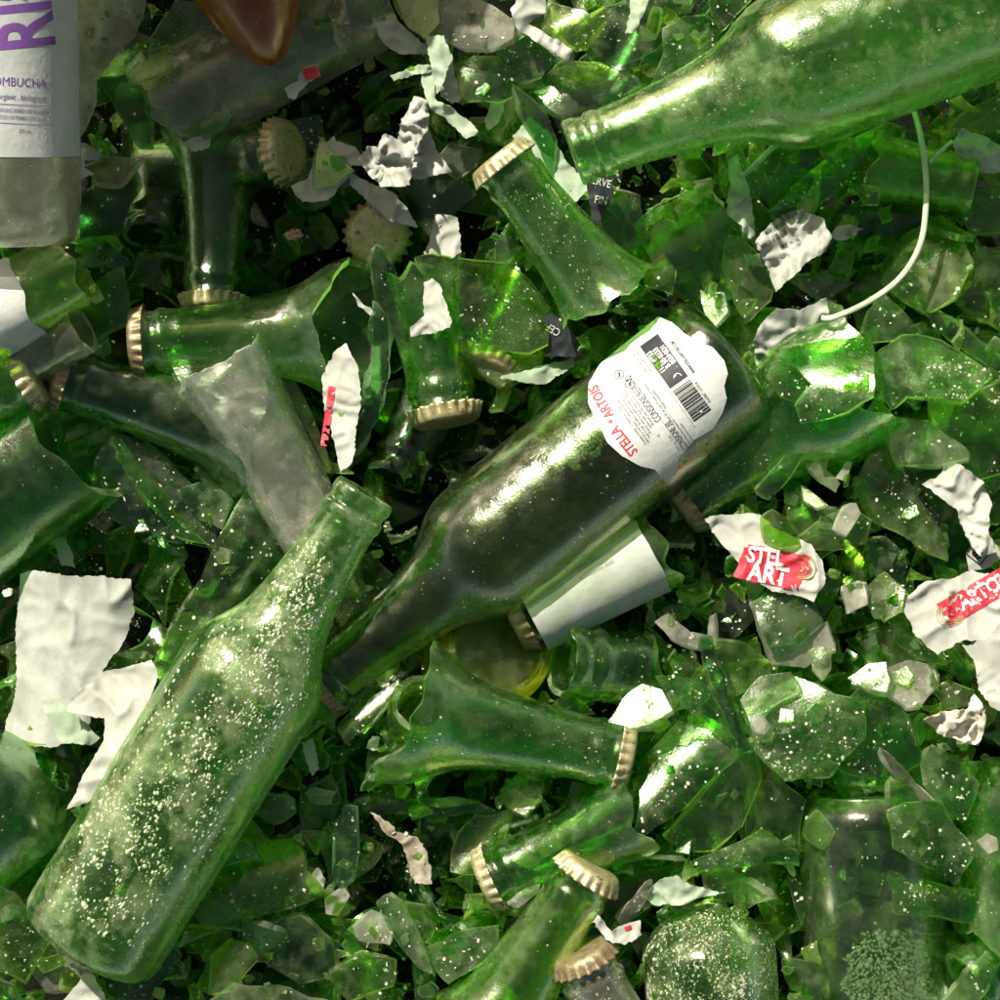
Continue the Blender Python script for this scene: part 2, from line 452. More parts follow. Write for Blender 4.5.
def whole_bottle_mb(sc=1., pf=PF, L=229., wall=2.4, push=7.):
    ss = [i * .7 for i in range(24)] + [17 + i * 2 for i in range(100)]
    ss = [s for s in ss if s < L - 10] + [L - 9, L - 7, L - 5, L - 3.4, L - 2.2, L - 1.2, L - .5]
    outer = []
    for s in ss:
        r = pf(s) if s < L - 9 else None
        if r is None:
            d = L - s; rr = pf(L - 12); q = max(0, 1 - d / 8.); r = rr - 6.0 * (1 - math.sqrt(max(0, 1 - q * q)))
        outer.append((s, r))
    rb = outer[-1][1]
    outer += [(L, rb - 2.2), (L - .6, rb - 4.5), (L - push * .6, rb * .55), (L - push, rb * .2), (L - push, .05)]
    inner = [(L - push - 4, .05), (L - push - 4, rb * .2), (L - push * .6 - 4, rb * .55), (L - 5, rb - 6)]
    for s, r in reversed(outer):
        if s < L - 7 and r > 5 and s > 0 and (s, r) in outer[:len(ss)]: inner.append((s, pf(s) - wall if s > 16 else 10.2))
    inner.append((.4, 10.3))
    P = outer + inner
    return revolve(P, 96, sc, True)
def cap_mb(sc=1., teeth=21):
    nseg = teeth * 8; mb = MB()
    rows = [(-2.6, .05, 0), (-2.65, 6, 0), (-2.6, 10.5, 0), (-2.3, 12.4, 0), (-1.2, 13.5, .1), (0, 13.9, .25), (1.5, 14.2, .55), (3.2, 14.7, .95), (3.9, 15.0, 1.15), (4.0, 14.3, 1.1), (2.2, 13.8, .8), (0, 13.5, .3), (-1.8, 12.6, 0), (-1.9, .05, 0)]
    vs = []
    for s, r, a in rows:
        for j in range(nseg):
            th = 2 * math.pi * j / nseg
            w_ = math.cos(teeth * th); w_ = (1 if w_ > 0 else -1) * abs(w_) ** .6
            rr = r + a * w_ * .75; vs.append(Vector((s + .02 * a * w_, -rr * math.sin(th), rr * math.cos(th))) * (sc * .001))
    fs = []
    for i in range(len(rows) - 1):
        for j in range(nseg):
            a, b = i * nseg + j, i * nseg + (j + 1) % nseg; fs.append((a + nseg, b + nseg, b, a))
    mb.add(vs, fs, 0, True); return mb
def cap_mat(rust=False):
    return solid('rusty_cap_metal' if rust else 'gold_cap_metal', (.22, .15, .08) if rust else (.42, .35, .17), (.38, .32, .18) if rust else (.60, .54, .31), .48, .6, 260, .0002, 4, .5, ((.20, .14, .07), 330, .60))
FLECK = {}
def flecks(parent, A_m, sc, s0, s1, n, size=(.35, 1.5), th=(-80, 80), clump=.12, pf=PF, seed=1, thr=-.1, mat=None, name='dried_dust'):
    """crumbs of dried dirt stuck to the upper side"""
    r_ = random.Random(seed); mb = MB(); k = 0; tries = 0
    while k < n and tries < n * 40:
        tries += 1
        s = r_.uniform(s0, s1); a = r_.gauss((th[0] + th[1]) / 2, (th[1] - th[0]) / 3.6)
        if not th[0] < a < th[1]: continue
        a = R(a); r = pf(s)
        q = Vector((s * clump, r * a * clump, seed * 9.1))
        if noise.noise(q) + .5 * noise.noise(q * 2.3) < thr + r_.uniform(-.2, .2): continue
        d = size[0] + (size[1] - size[0]) * r_.random() ** 4.6
        nv = r_.choice((5, 6, 7)); ph = r_.random() * 6
        cen = Vector((s, -r * math.sin(a), r * math.cos(a))); nn = Vector((0, -math.sin(a), math.cos(a))); t1 = Vector((1, 0, 0)); t2 = nn.cross(t1)
        el = r_.uniform(.5, 1); vs = []
        for i in range(nv):
            b = ph + i * 2 * math.pi / nv; rr = d * .5 * r_.uniform(.35, 1.25)
            vs.append((cen + t1 * rr * math.cos(b) + t2 * rr * el * math.sin(b) - nn * .12) * (sc * .001))
        vs.append((cen + nn * d * r_.uniform(.05, .2) + t1 * d * r_.uniform(-.2, .2)) * (sc * .001))
        mb.add(vs, [(i, (i + 1) % nv, nv) for i in range(nv)], 0, False); k += 1
    m = mat or solid('dried_dirt', (.34, .33, .24), (.60, .58, .47), .85, 0, 900, .0001, 2, .2)
    o = mb.build(name, m); o.parent = parent; o['kind'] = 'stuff'
    return o
def bottle_piece(A, zA, B, zB, s0, s1, sc=1., tint='green', dust=.3, haze=.12, label='', name='bottle_neck', cat='broken bottle', cap=False, rust=False, j0=0., j1=0., skew1=0., dir1=0., skew0=0., dir0=0.,
                 th=(-180, 180), roll=0, nfleck=0, nick=None, group='broken bottle necks and bodies', pf=PF, rough=.05, thr=0., cap_tilt=0., thru=.62, fsize=(.35, 1.5), wall=2.4):
    """A = picture position of the lip (s = 0), B = a second point on the axis towards the base"""
    CNT[0] += 1; sd = CNT[0] * 1.37
    m = frame(A, zA, B, zB, roll); r = empty(name, m); tag(r, label, cat, group)
    side = (lambda t: 9 * noise.noise(Vector((t, sd, 0))) + 3 * noise.noise(Vector((t * 3.3, sd, 4)))) if th[1] - th[0] < 359 else None
    mb = shell_mb(sc, s0, s1, th[0], th[1], wall, jagf(j0, sd, skew0, dir0) if (j0 or skew0) else None, jagf(j1, sd + 5, skew1, dir1) if (j1 or skew1) else None, side, pf=pf)
    o = mb.build('glass_wall', [glass(tint, dust, haze, rough, thru), glass(tint, dust, haze, .12, thru, True)]); o.parent = r
    if cap:
        c = cap_mb(sc).build('bottle_cap', cap_mat(rust)); c.parent = r
        c.rotation_euler = (0, R(cap_tilt), 0)
    if nfleck: flecks(r, m, sc, s0 + 2, s1 - 2, nfleck, seed=CNT[0], thr=thr, pf=pf, th=(max(-80, th[0]), min(80, th[1])), size=fsize)
    if nick: ANCH.append(((A[0] + B[0]) / 2, (A[1] + B[1]) / 2, nick))
    return r
def cylmap(m, sc, pf, lift=.35):
    A = m.translation; X = m.col[0].xyz; Y = m.col[1].xyz; Z = m.col[2].xyz
    def f(px, py):
        z = A.z
        for _ in range(7):
            P = W(px, py, z) - A; a = P.dot(X); t = P.dot(Y); r = (pf(a / sc * 1000) + lift) * sc * .001
            h = math.sqrt(max(0, r * r - min(abs(t), r * .995) ** 2)); q = A + X * a + Y * max(-r, min(r, t)) + Z * h; z = q.z
        return q
    return f
# ------------------------------------------------------------------ ground under the heap
mb = MB(); V, F = rect2d(3.0, 3.0, 60, 60)
mb.add([Vector((x, y, -.135 + .010 * noise.noise(Vector((x * 7, y * 7, 0))))) for x, y in V], F)
g = mb.build('ground', solid('shade_black_grit', (.004, .006, .003), (.012, .014, .008), .95, 0, 120, .001, 4, .05)); g['kind'] = 'structure'  # near-black colour puts the darkness of the pits into the ground

# ------------------------------------------------------------------ unseen slab added outside the frame, outline cut to shade the upper left
def slab(pts, y_px, th_, name, mat):
    mb = MB(); n = len(pts); k = S
    a = [Vector(((x - 500) * k, (500 - y_px) * k, z)) for x, z in pts]; b = [v + Vector((0, th_, 0)) for v in a]
    mb.add(a, [tuple(range(n))], 0, False); mb.add(b, [tuple(reversed(range(n)))], 0, False)
    for i in range(n): mb.add([a[i], a[(i + 1) % n], b[(i + 1) % n], b[i]], [(0, 1, 2, 3)], 0, False)
    o = mb.build(name, mat); o['kind'] = 'structure'; return o
slab([(x + 100, z) for x, z in [(215, -.13), (208, .13), (175, .150), (149, .150), (110, .168), (60, .166), (10, .19), (-20, .212), (-60, .214), (-90, .238), (-150, .25), (-200, .278), (-250, .280), (-330, .30), (-290, .262), (-232, .21), (-205, .18), (-166, .14), (-160, -.13)]], -330, .012, 'shade_slab', solid('slab_grey', (.10, .11, .10), (.16, .16, .14), .6, .2, 30))

def foam(parent, sc, cells, r0, r1, n, pf, seed, under=2.6):
    """bubbles resting against the inside of the wall: cells = (s0, s1, theta0, theta1)"""
    import bmesh
    r_ = random.Random(seed); bm = bmesh.new(); pts = []
    tries = 0
    while len(pts) < n and tries < n * 60:
        tries += 1
        s = r_.uniform(cells[0], cells[1]); a = R(r_.uniform(cells[2], cells[3])); d = r0 + (r1 - r0) * r_.random() ** 2.5
        cs, ca = (cells[0] + cells[1]) / 2, R((cells[2] + cells[3]) / 2)
        e = ((s - cs) / (cells[1] - cells[0]) * 2) ** 2 + ((a - ca) / R(cells[3] - cells[2]) * 2) ** 2
        if e > .75 + .5 * noise.noise(Vector((s * .3, a * 5, seed))): continue
        r = pf(s) - under - d * .9; p = Vector((s, -r * math.sin(a), r * math.cos(a)))
        if any((p - q).length < (d + e_) * .86 for q, e_ in pts): continue
        pts.append((p, d))
    for p, d in pts:
        bmesh.ops.create_icosphere(bm, subdivisions=2, radius=d * sc * .001, matrix=Matrix.Translation(p * sc * .001))
    me = bpy.data.meshes.new('foam'); bm.to_mesh(me); bm.free()
    for p in me.polygons: p.use_smooth = True
    me.materials.append(foam_mat())
    o = bpy.data.objects.new('foam', me); COL.objects.link(o); o.parent = parent; o['kind'] = 'stuff'
def foam_mat():
    if 'foam' in MATS: return MATS['foam']
    m, t, out = nodes('beer_foam')
    tr = t.nodes.new('ShaderNodeBsdfTransparent'); tr.inputs[0].default_value = (.93, .97, .88, 1)
    gl = t.nodes.new('ShaderNodeBsdfGlossy'); gl.inputs['Roughness'].default_value = .12; gl.inputs[0].default_value = (.9, .95, .85, 1)
    lw = t.nodes.new('ShaderNodeFresnel'); lw.inputs[0].default_value = 2.1
    df = t.nodes.new('ShaderNodeBsdfDiffuse'); df.inputs[0].default_value = (.88, .93, .76, 1)
    a = mixsh(t, mth(t, 'ADD', mth(t, 'MULTIPLY', lw.outputs[0], 2.4), .05), tr.outputs[0], df.outputs[0])
    t.links.new(mixsh(t, mth(t, 'MULTIPLY', lw.outputs[0], .8), a, gl.outputs[0]), out.inputs[0]); MATS['foam'] = m
    return m
def liquid(parent, sc, s0, s1, level, pf, tint):
    """the beer left in a bottle: the inside of the bottle cut by a level"""
    ni, nj = 60, 40; mb = MB(); vs = []
    for i in range(ni + 1):
        s = s0 + (s1 - s0) * i / ni; r = pf(s) - 2.75; e = min(1, (s1 - s) / 6.) ** .4 * min(1, (s - s0) / 6. + .05) ** .5; r *= e
        for j in range(nj):
            a = 2 * math.pi * j / nj; y, z = -r * math.sin(a), r * math.cos(a); vs.append(Vector((s, y, min(z, level))) * sc * .001)
    fs = [((i + 1) * nj + j, (i + 1) * nj + (j + 1) % nj, i * nj + (j + 1) % nj, i * nj + j) for i in range(ni) for j in range(nj)]
    fs = [tuple(reversed(f)) for f in fs] if False else fs
    fs.append(tuple(range(nj))); fs.append(tuple(reversed([ni * nj + j for j in range(nj)])))
    mb.add(vs, fs, 0, True); o = mb.build('leftover_beer', tint); o.parent = parent

def liquid_mat():
    m, t, out = nodes('dark_beer')
    p = t.nodes.new('ShaderNodeBsdfGlossy'); p.inputs['Roughness'].default_value = .25; p.inputs[0].default_value = (.5, .5, .42, 1)
    tr = t.nodes.new('ShaderNodeBsdfTransparent'); tr.inputs[0].default_value = (.42, .42, .22, 1)
    df = t.nodes.new('ShaderNodeBsdfDiffuse'); df.inputs[0].default_value = (.085, .068, .055, 1)
    t.links.new(mixsh(t, .07, mixsh(t, .45, tr.outputs[0], df.outputs[0]), p.outputs[0]), out.inputs[0]); return m
def whole(A, zA, B, zB, sc, tint, dust, haze, label, nick, pf=PF, L=229., name='beer_bottle', cat='bottle', thru=.42, rough=.04, push=7.):
    CNT[0] += 1
    m = frame(A, zA, B, zB); r = empty(name, m); tag(r, label, cat)
    o = whole_bottle_mb(sc, pf, L, push=push).build('glass_wall', [glass(tint, dust, haze, rough, thru)]); o.parent = r
    ANCH.append(((A[0] + B[0]) / 2, (A[1] + B[1]) / 2, nick))
    return r, m

# ---- middle bottle with the back label
sc1 = 1.0
A1, B1 = (318, 686), (734, 352)
b1, m1 = whole(A1, 3, B1, 6, .99, 'olive', .30, .04, 'whole dark green bottle with a white back label, lying across the middle of the heap', 'the labelled whole bottle', thru=.8, L=224)
c = cap_mb(.99).build('bottle_cap', cap_mat(True)); c.parent = b1
liquid(b1, .99, 30, 212, 10, PF, liquid_mat())
foam(b1, .99, (132, 172, -80, 0), .7, 2.1, 330, PF, 5)
flecks(b1, m1, .99, 60, 200, 520, (.25, 1.1), (-70, 85), .07, seed=41, thr=.02)
cm = cylmap(m1, .99, PF, .25)
LAB = [(632, 319), (644, 315), (657, 316), (672, 322), (684, 333), (694, 339), (712, 347), (724, 360), (728, 374), (724, 386), (727, 398), (722, 414), (714, 428), (694, 440), (679, 458), (677, 470), (667, 482), (655, 470), (640, 466), (622, 456), (608, 443), (596, 421), (588, 402), (589, 382), (600, 364), (610, 352), (616, 337)]
ol = resample(LAB, 2.5, .6, 3); V, F, Bd = cdt(ol, 3.2)
mb = MB(); sheet(mb, V, F, Bd, lambda v: cm(v.x, v.y), .0001, 0)
lab = mb.build('back_label', paper_mat('label_paper', (.56, .57, .53), (.68, .68, .65), .12), b1, cm(655, 400))
ink_k, ink_r, ink_g, ink_w = ink('black_ink', (.03, .03, .035)), ink('red_ink', (.55, .03, .05)), ink('grey_ink', (.22, .23, .23)), ink('white_ink', (.75, .75, .70))
ink_p, ink_gold = ink('purple_ink', (.22, .09, .34)), ink('gold_ink', (.30, .22, .08))
cm2 = cylmap(m1, .99, PF, .37); cm3 = cylmap(m1, .99, PF, .47)
# label axes on the picture: text runs along TA, lines step along the bottle axis
TA = 125.5
ax = Vector((math.cos(R(TA)), -math.sin(R(TA)))); nx = Vector((-math.sin(R(TA)), -math.cos(R(TA))))   # nx: text 'up' on the picture
def lp(u, v, c=(657, 398)): return (c[0] + ax.x * u + nx.x * v, c[1] + ax.y * u + nx.y * v)
def inlab(x, y):
    c = False; j = len(LAB) - 1
    for i in range(len(LAB)):
        a, b = LAB[i], LAB[j]
        if (a[1] > y) != (b[1] > y) and x < (b[0] - a[0]) * (y - a[1]) / (b[1] - a[1]) + a[0]: c = not c
        j = i
    return c
p = Print(); p.text('STELLA', 14.5, 623.5, 441, TA + 3, .72, .02); p.text('+', 11, 610.5, 421.5, TA + 3, .8, .02); p.text('ARTOIS', 14.5, 601, 402, TA - 6, .72, .02)
p.build('red_lettering', cm2, ink_r, b1)
p = Print()
p.text('CONSIGNE/REFUND', 11, *lp(8, 12), TA, .56, .0); p.text('CONSIGNE 10', 10, *lp(-42, 6), TA, .52)
p.text('WWW.STELLAARTOIS.COM', 5, *lp(18, -45), TA, .62, .03)
p.text('BEER/BIERE', 5.5, *lp(-12, -53.5), TA, .7) if False else None
for (u, v) in ((41, 17), (27, 14)):
    x, y = lp(u, v); p.ring(4.1, 4.8, x, y); p.rect(1.2, 5, x, y, TA + 90); p.rect(1, 6, x, y, TA + 40)
p.build('black_lettering', cm2, ink_k, b1)
p = Print()
lines = [('Enjoy responsibly', -2, -1), ('Alcohol 5% alc./vol. Product of Belgium', -6, 2.5), ('Brewed with the finest hops since 1366', 6, 19), ('barley malt, hops, maize and water', 2, 22.5), ('Brassee selon la tradition belge depuis', 0, 26), ('malt d orge, houblon, mais et eau pure', -3, 29.5), ('Store in a cool place . Conserver au frais', -5, 33), ('Contains barley . Contient de l orge', -8, 36.5), ('341 mL  5.0%', -46, 12)]
for s_, u, v in lines: p.text(s_, 4.1, *lp(u, v), TA, .78, .004)
for s_, u, v in (('Contact a doctor before', 38, -6), ('Keep out of direct sun', 36, -10), ('Imported beer. Biere importee', -44, 0), ('Recycle this bottle please', -48, -4)): p.text(s_, 3.8, *lp(u, v), TA, .72, .004)
p.rect(92, .5, *lp(0, -14), TA); p.rect(70, .5, *lp(-14, 9), TA); p.rect(60, .45, *lp(-18, -0.5), TA)
p.build('small_print', cm2, ink_g, b1, keep=inlab)
p = Print(); V, F = rect2d(52, 22, 10, 5); p.add(put2d(V, *lp(26, -27), TA), F); p.build('black_panel', cm2, ink_k, b1, keep=None)
p = Print(); p.text('115% 0733', 8, *lp(30, -20), TA + 2, .72, .02); p.text('B 50 0233', 8, *lp(30, -27), TA + 2, .72, .02); p.text('B550 0531', 7, *lp(29, -34), TA, .72, .02)
p.ring(3.5, 4.2, *lp(5, -29), 20, 200); p.build('stamped_code', cm3, ink_w, b1)
p = Print(); u = -4.
r2 = random.Random(3)
while u > -40:
    wd = r2.choice((.5, .8, 1.2, 1.8)); p.rect(wd, 21, *lp(u - wd / 2, -27), TA); u -= wd + r2.choice((.5, .7, 1.1))
p.text('0 62067 13374 8', 4.5, *lp(-22, -40.5), TA, .8)
p.build('barcode', cm2, ink_k, b1, keep=inlab)

# ---- dusty bottle, bottom left
def pf2(s): return PF(s * .985 + 2)
b2, m2 = whole((366, 492), 26, (92, 936), 16, .985, 'frosted', .75, .32, 'whole uncapped green bottle caked in pale dried dust, lying at the bottom left', 'the dusty whole bottle', thru=.55, L=225)
flecks(b2, m2, .985, 28, 208, 6500, (.22, 2.7), (-68, 62), .07, seed=12, thr=-.10)
flecks(b2, m2, .985, 60, 212, 300, (.8, 2.6), (-50, 60), .05, seed=13, thr=.12)
# ---- big bottle, top right
b3, m3 = whole((572, 154), 30, (1040, -22), 40, 1.04, 'frosted', .65, .24, 'large bright green bottle with open lip running out of the top right corner', 'the bright bottle at the top right', thru=.55)
flecks(b3, m3, 1.04, 18, 225, 900, (.25, 1.5), (-88, 60), .06, seed=22, thr=-.02)
# ---- tall clear bottle, top left
KP = [(0, 14), (10, 14), (30, 15), (60, 22), (80, 33), (95, 36.5), (190, 36.5), (200, 36.2), (210, 33), (214, 30)]
KF = smooth_prof(KP, 3)
b4, m4 = whole((-18, -298), 58, (-8, 240), 24, 1.0, 'clear', .35, .26, 'tall clear glass drink bottle with a white purple-printed label in the top left corner', 'the tall clear bottle', KF, 214, 'drink_bottle', thru=.7, push=9)
flecks(b4, m4, 1.0, 175, 208, 130, (.25, 1.2), (-80, 80), .1, KF, 31, 0.)
km, km2 = cylmap(m4, 1.0, KF, .3), cylmap(m4, 1.0, KF, .42)
kr, ks0, ks1 = 36.8, 96, 178
mb = MB(); vs = []; fs = []
for i in range(30):
    for j in range(49):
        a = R(-88 + 176 * j / 48); s = ks0 + (ks1 - ks0) * i / 29 ; vs.append(Vector((s, -kr * math.sin(a), kr * math.cos(a))) * .001)
for i in range(29):
    for j in range(48): fs.append(((i + 1) * 49 + j, (i + 1) * 49 + j + 1, i * 49 + j + 1, i * 49 + j))
mb.add(vs, fs); o = mb.build('front_label', paper_mat('label_paper', (.56, .57, .53), (.68, .68, .65), .12)); o.parent = b4
p = Print(); p.text('RISE', 80, 21, -4, 96, .74, .022); p.text('OMBUCHA', 12.5, 20, 82, 0 - 3, .86, .0)
p.build('purple_lettering', km2, ink_p, b4, sub=5)
p = Print(); p.text('organic . biologique', 8.5, 22, 97, -3, .72, .01); p.text('SPARKLING FERMENTED BEVERAGE', 5.6, 22, 111, -3, .62, .006); p.text('BOISSON DE FERMENTE PETILLANT', 5.6, 22, 118, -3, .62, .006); p.text('355 mL', 5.2, 25, 131, -3, .8, .01)
p.rect(58, .7, 22, 105, -3); p.rect(58, .7, 24, 124, -3); p.rect(1.3, 14, 24, 97, 70) if False else None
p.build('grey_lettering', km2, ink('plum_ink', (.30, .22, .34)), b4)

# ---- capped necks (A = lip with cap, B = towards the wide end)
G = 'broken bottle necks and bodies'
n1 = bottle_piece((500, 160), 12, (602, 292), 8, 0, 72, 1.0, 'green', .42, .12, 'capped green bottle neck with gold cap and jagged sunlit break, above the middle bottle', 'bottle_neck', cap=True, j1=6, skew1=3, dir1=40, nfleck=330, nick='the capped neck in the upper middle')
n2 = bottle_piece((626, 757), 8, (392, 706), 10, 0, 92, 1.03, 'green', .30, .14, 'capped green bottle neck lying with cap at its right and broken mouth at its left', 'bottle_neck', cap=True, j1=5, skew1=9, dir1=-100, nfleck=240, wall=3., nick='the capped neck lying sideways', thru=.6)
n3 = bottle_piece((488, 880), -2, (632, 815), 4, 0, 68, 1.0, 'green', .35, .14, 'green neck with gold cap at its left end, under a dusty curved sliver', 'bottle_neck', cap=True, j1=10, nfleck=120, nick='the lower neck capped at its left')
n4 = bottle_piece((590, 870), 14, (500, 1012), 8, 0, 78, 1.02, 'bright', .18, .16, 'smooth green neck with crimped gold cap at upper right, near the bottom edge', 'bottle_neck', cap=True, j1=4, nfleck=50, nick='the smooth capped neck near the bottom edge', thru=.6)
n5 = bottle_piece((582, 955), 18, (640, 1075), 10, 0, 60, 1.0, 'smoke', .75, .3, 'dusty grey-green neck with gold cap cut off by the bottom edge', 'bottle_neck', cap=True, rust=True, nfleck=600, nick='the dusty capped neck at the bottom edge', thr=-.3)
n6 = bottle_piece((136, 342), -4, (380, 330), -6, 0, 90, 1.02, 'green', .32, .10, 'green neck and shoulder with rusty cap at its left end and long curved break', 'bottle_neck', cap=True, rust=True, j1=6, skew1=-15, dir1=10, th=(-180, 180), nfleck=150, wall=3., nick='the rusty-capped neck on the left', thru=.6)
n7 = bottle_piece((58, 378), 0, (262, 436), -14, 0, 84, 1.0, 'dark', .22, .14, 'dark green bottle neck with brown crimped cap lying below the rusty-capped one', 'bottle_neck', cap=True, rust=True, j1=6, nfleck=60, nick='the dark capped neck on the left', cap_tilt=0)
n8 = bottle_piece((76, 270), 20, (-54, 338), 26, 0, 60, 1.3, 'bright', .3, .12, 'bright sunlit broken green neck with a torn silver-white band, under the clear bottle', 'bottle_neck', j0=3, nfleck=60, nick='the sunlit neck piece at the left edge', pf=lambda s: 12.5 + s * .05)
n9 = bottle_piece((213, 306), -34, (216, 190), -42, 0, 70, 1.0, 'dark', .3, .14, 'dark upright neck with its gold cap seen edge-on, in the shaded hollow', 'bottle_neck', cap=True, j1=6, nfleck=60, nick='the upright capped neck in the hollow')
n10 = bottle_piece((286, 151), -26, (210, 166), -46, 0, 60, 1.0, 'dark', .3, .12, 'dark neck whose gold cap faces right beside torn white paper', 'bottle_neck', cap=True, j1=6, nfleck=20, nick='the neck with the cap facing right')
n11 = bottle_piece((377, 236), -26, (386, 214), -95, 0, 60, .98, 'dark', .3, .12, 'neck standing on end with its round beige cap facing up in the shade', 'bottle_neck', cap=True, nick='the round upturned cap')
n12 = bottle_piece((446, 418), -16, (428, 318), -22, 0, 62, 1.08, 'green', .35, .14, 'upright green neck with its gold cap at the lower end, above the middle bottle', 'bottle_neck', cap=True, j1=7, nfleck=130, nick='the neck capped at its lower end', thru=.6)
n13 = bottle_piece((486, 366), -18, (516, 300), -30, 0, 50, .95, 'green', .3, .12, 'short green neck with a small tilted gold cap, half under lit glass', 'bottle_neck', cap=True, j1=4, nick='the small tilted cap')
n14 = bottle_piece((516, 619), -2, (648, 550), -2, 0, 66, 1.04, 'green', .2, .12, 'capped neck wrapped in a white paper sleeve, just below the labelled bottle', 'bottle_neck', cap=True, rust=True, j1=5, nick='the paper-wrapped neck')
n15 = bottle_piece((680, 504), -6, (840, 380), -4, 0, 88, 1.06, 'green', .42, .16, 'long green half bottle with rusty cap, right of the labelled bottle', 'bottle_neck', cap=True, rust=True, j1=8, nfleck=420, nick='the half bottle right of the label', thru=.6, pf=lambda s: PF(s + 24 * min(1, max(0, s - 6) / 30)))
n16 = bottle_piece((562, 660), 6, (625, 668), -6, 0, 30, 1.18, 'green', .3, .12, 'short open bottle mouth lying on its side below the paper-wrapped neck', 'bottle_neck', j1=3, nfleck=90, nick='the short open bottle mouth')
n17 = bottle_piece((322, 545), -4, (215, 355), 2, 0, 92, .98, 'clear', .6, .22, 'frosted clear bottle neck with a torn wide mouth, above the dusty bottle', 'bottle_neck', j1=6, nfleck=260, nick='the clear frosted neck', thru=.72, pf=lambda s: 15.5 + s * .045 + 3 * max(0, (s - 55) / 40), fsize=(.2, .9))
n18 = bottle_piece((380, -6), -34, (150, 118), -30, 0, 108, 1.02, 'clear', .4, .24, 'frosted grey bottle body with jagged left end lying in the shade at the top', 'broken_bottle', j1=7, skew1=4, dir1=90, nfleck=60, nick='the frosted grey bottle body', th=(-100, 100), pf=lambda s: 22., wall=2)
n19 = bottle_piece((272, 66), 8, (236, -60), 16, 0, 90, 1.05, 'amber', .3, .6, 'broken brown bottle end glowing amber at its tip, at the top edge', 'broken_bottle', nfleck=60, nick='the amber bottle end', pf=lambda s: 1 + 23 * min(1, max(0, s) / 36.) ** .62, group=None)
n20 = bottle_piece((82, 326), 15, (4, 366), 8, 0, 50, 1.0, 'smoke', .2, .22, 'brownish clear bottle lip, open end towards the right, at the left edge', 'bottle_neck', nfleck=30, nick='the brownish open lip', pf=lambda s: 12 + s * .06)
n21 = bottle_piece((30, 372), 10, (-60, 420), 6, 0, 50, 1.05, 'green', .3, .12, 'capped neck at the left edge with a bright gold cap facing right', 'bottle_neck', cap=True, nick='the bright gold cap at the left edge')
n22 = bottle_piece((422, 704), 16, (412, 740), -25, 0, 34, 1.0, 'bright', .2, .08, 'small threaded bottle mouth standing open beside the broken end of a capped neck', 'bottle_neck', nick='the threaded bottle mouth', wall=3.2)
n23 = bottle_piece((462, 880), -24, (440, 905), -70, 0, 40, 1.5, 'dark', .4, .1, 'black-green open bottle mouth with beaded rim looking up from the lower hollow', 'bottle_neck', nick='the dark beaded mouth')
n24 = bottle_piece((975, 186), 0, (870, 165), -6, 0, 46, .95, 'bright', .25, .15, 'short bright neck with a milky sun glint, below the top right bottle', 'bottle_neck', j1=5, nfleck=40, nick='the glinting short neck')
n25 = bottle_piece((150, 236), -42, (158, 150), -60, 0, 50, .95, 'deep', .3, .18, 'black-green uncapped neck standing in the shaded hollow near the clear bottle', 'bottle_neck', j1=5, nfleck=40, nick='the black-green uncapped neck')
# paper sleeve round the wrapped neck
sl_ = shell_mb(1.04, 6, 61, -100, 95, .5, None, jagf(1.2, 77), lambda t: 4 * noise.noise(Vector((t, 3, 3))), pf=lambda s: PF(s) * .3 + 13.6)
o = sl_.build('paper_sleeve', paper_mat('sleeve_paper', (.46, .52, .38), (.64, .66, .60), .3)); o.parent = n14
sp = cylmap(n14.matrix_basis, 1.04, lambda s: PF(s) * .3 + 13.9, .6)
p = Print(); p.text('best before date see neck', 6, 590, 560, 28, .8); p.text('a consommer avant', 6, 596, 568, 28, .8); p.build('small_print', sp, ink_g, n14)
# silver white band on the sunlit neck piece
sl_ = shell_mb(1.3, 18, 31, -120, 130, .3, jagf(2, 5), jagf(2.5, 6), lambda t: 4 * noise.noise(Vector((t, 8, 3))), pf=lambda s: 12.85 + s * .05)
o = sl_.build('neck_band', paper_mat('silver_label', (.5, .5, .46), (.7, .7, .64), .1)); o.parent = n8

# ---- bodies
d1 = bottle_piece((82, 436), -12, (-60, 541), -16, 0, 140, 1.0, 'dark', .35, .08, 'large broken bottle body at the left edge, its open mouth rimmed with crushed sparkling glass', 'broken_bottle', j0=3, skew0=9, dir0=0, nfleck=170, wall=4.2, nick='the broken body at the left edge', pf=lambda s: 31.)
d2 = bottle_piece((866, 790), -13, (884, 1080), -20, 0, 130, 1.02, 'light', .3, .10, 'green bottle standing upside down at the bottom right, foam inside, rounded base uppermost', 'broken_bottle', nfleck=260, nick='the foamy bottle at the bottom right', pf=lambda s: 29.5 - 7 * max(0, 1 - s / 10.) ** 2.2, thru=.82)
foam(d2, 1.02, (50, 104, -56, 48), .5, 1.7, 560, lambda s: 29.5, 9)
mb = MB(); mb2 = revolve([(0.2, .05), (.4, 10), (0.2, 20), (-.3, 23.3), (3, 22), (3.4, 10), (3.2, .05)], 64, 1.02); o = mb2.build('bottle_base', glass('green', .3, .14, .05)); o.parent = d2
d3 = bottle_piece((706, 905), 0, (716, 1060), -4, 0, 80, 1.02, 'pale', 1.3, .3, 'round bottle end crusted with pale grit at the bottom edge', 'broken_bottle', nfleck=2600, nick='the grit-crusted bottle end', pf=lambda s: 27.5 - 22 * max(0, 1 - s / 20.) ** 2.0, thr=-.45, fsize=(.5, 1.8))
d4 = bottle_piece((52, 770), -6, (-70, 860), -14, 0, 100, 1.0, 'dark', .3, .08, 'smooth dark bottle shoulder at the left edge beside the dusty bottle', 'broken_bottle', nfleck=170, nick='the dark bottle at the left edge', pf=lambda s: 31 - 20 * max(0, 1 - s / 17.) ** 2.1, thru=.6)
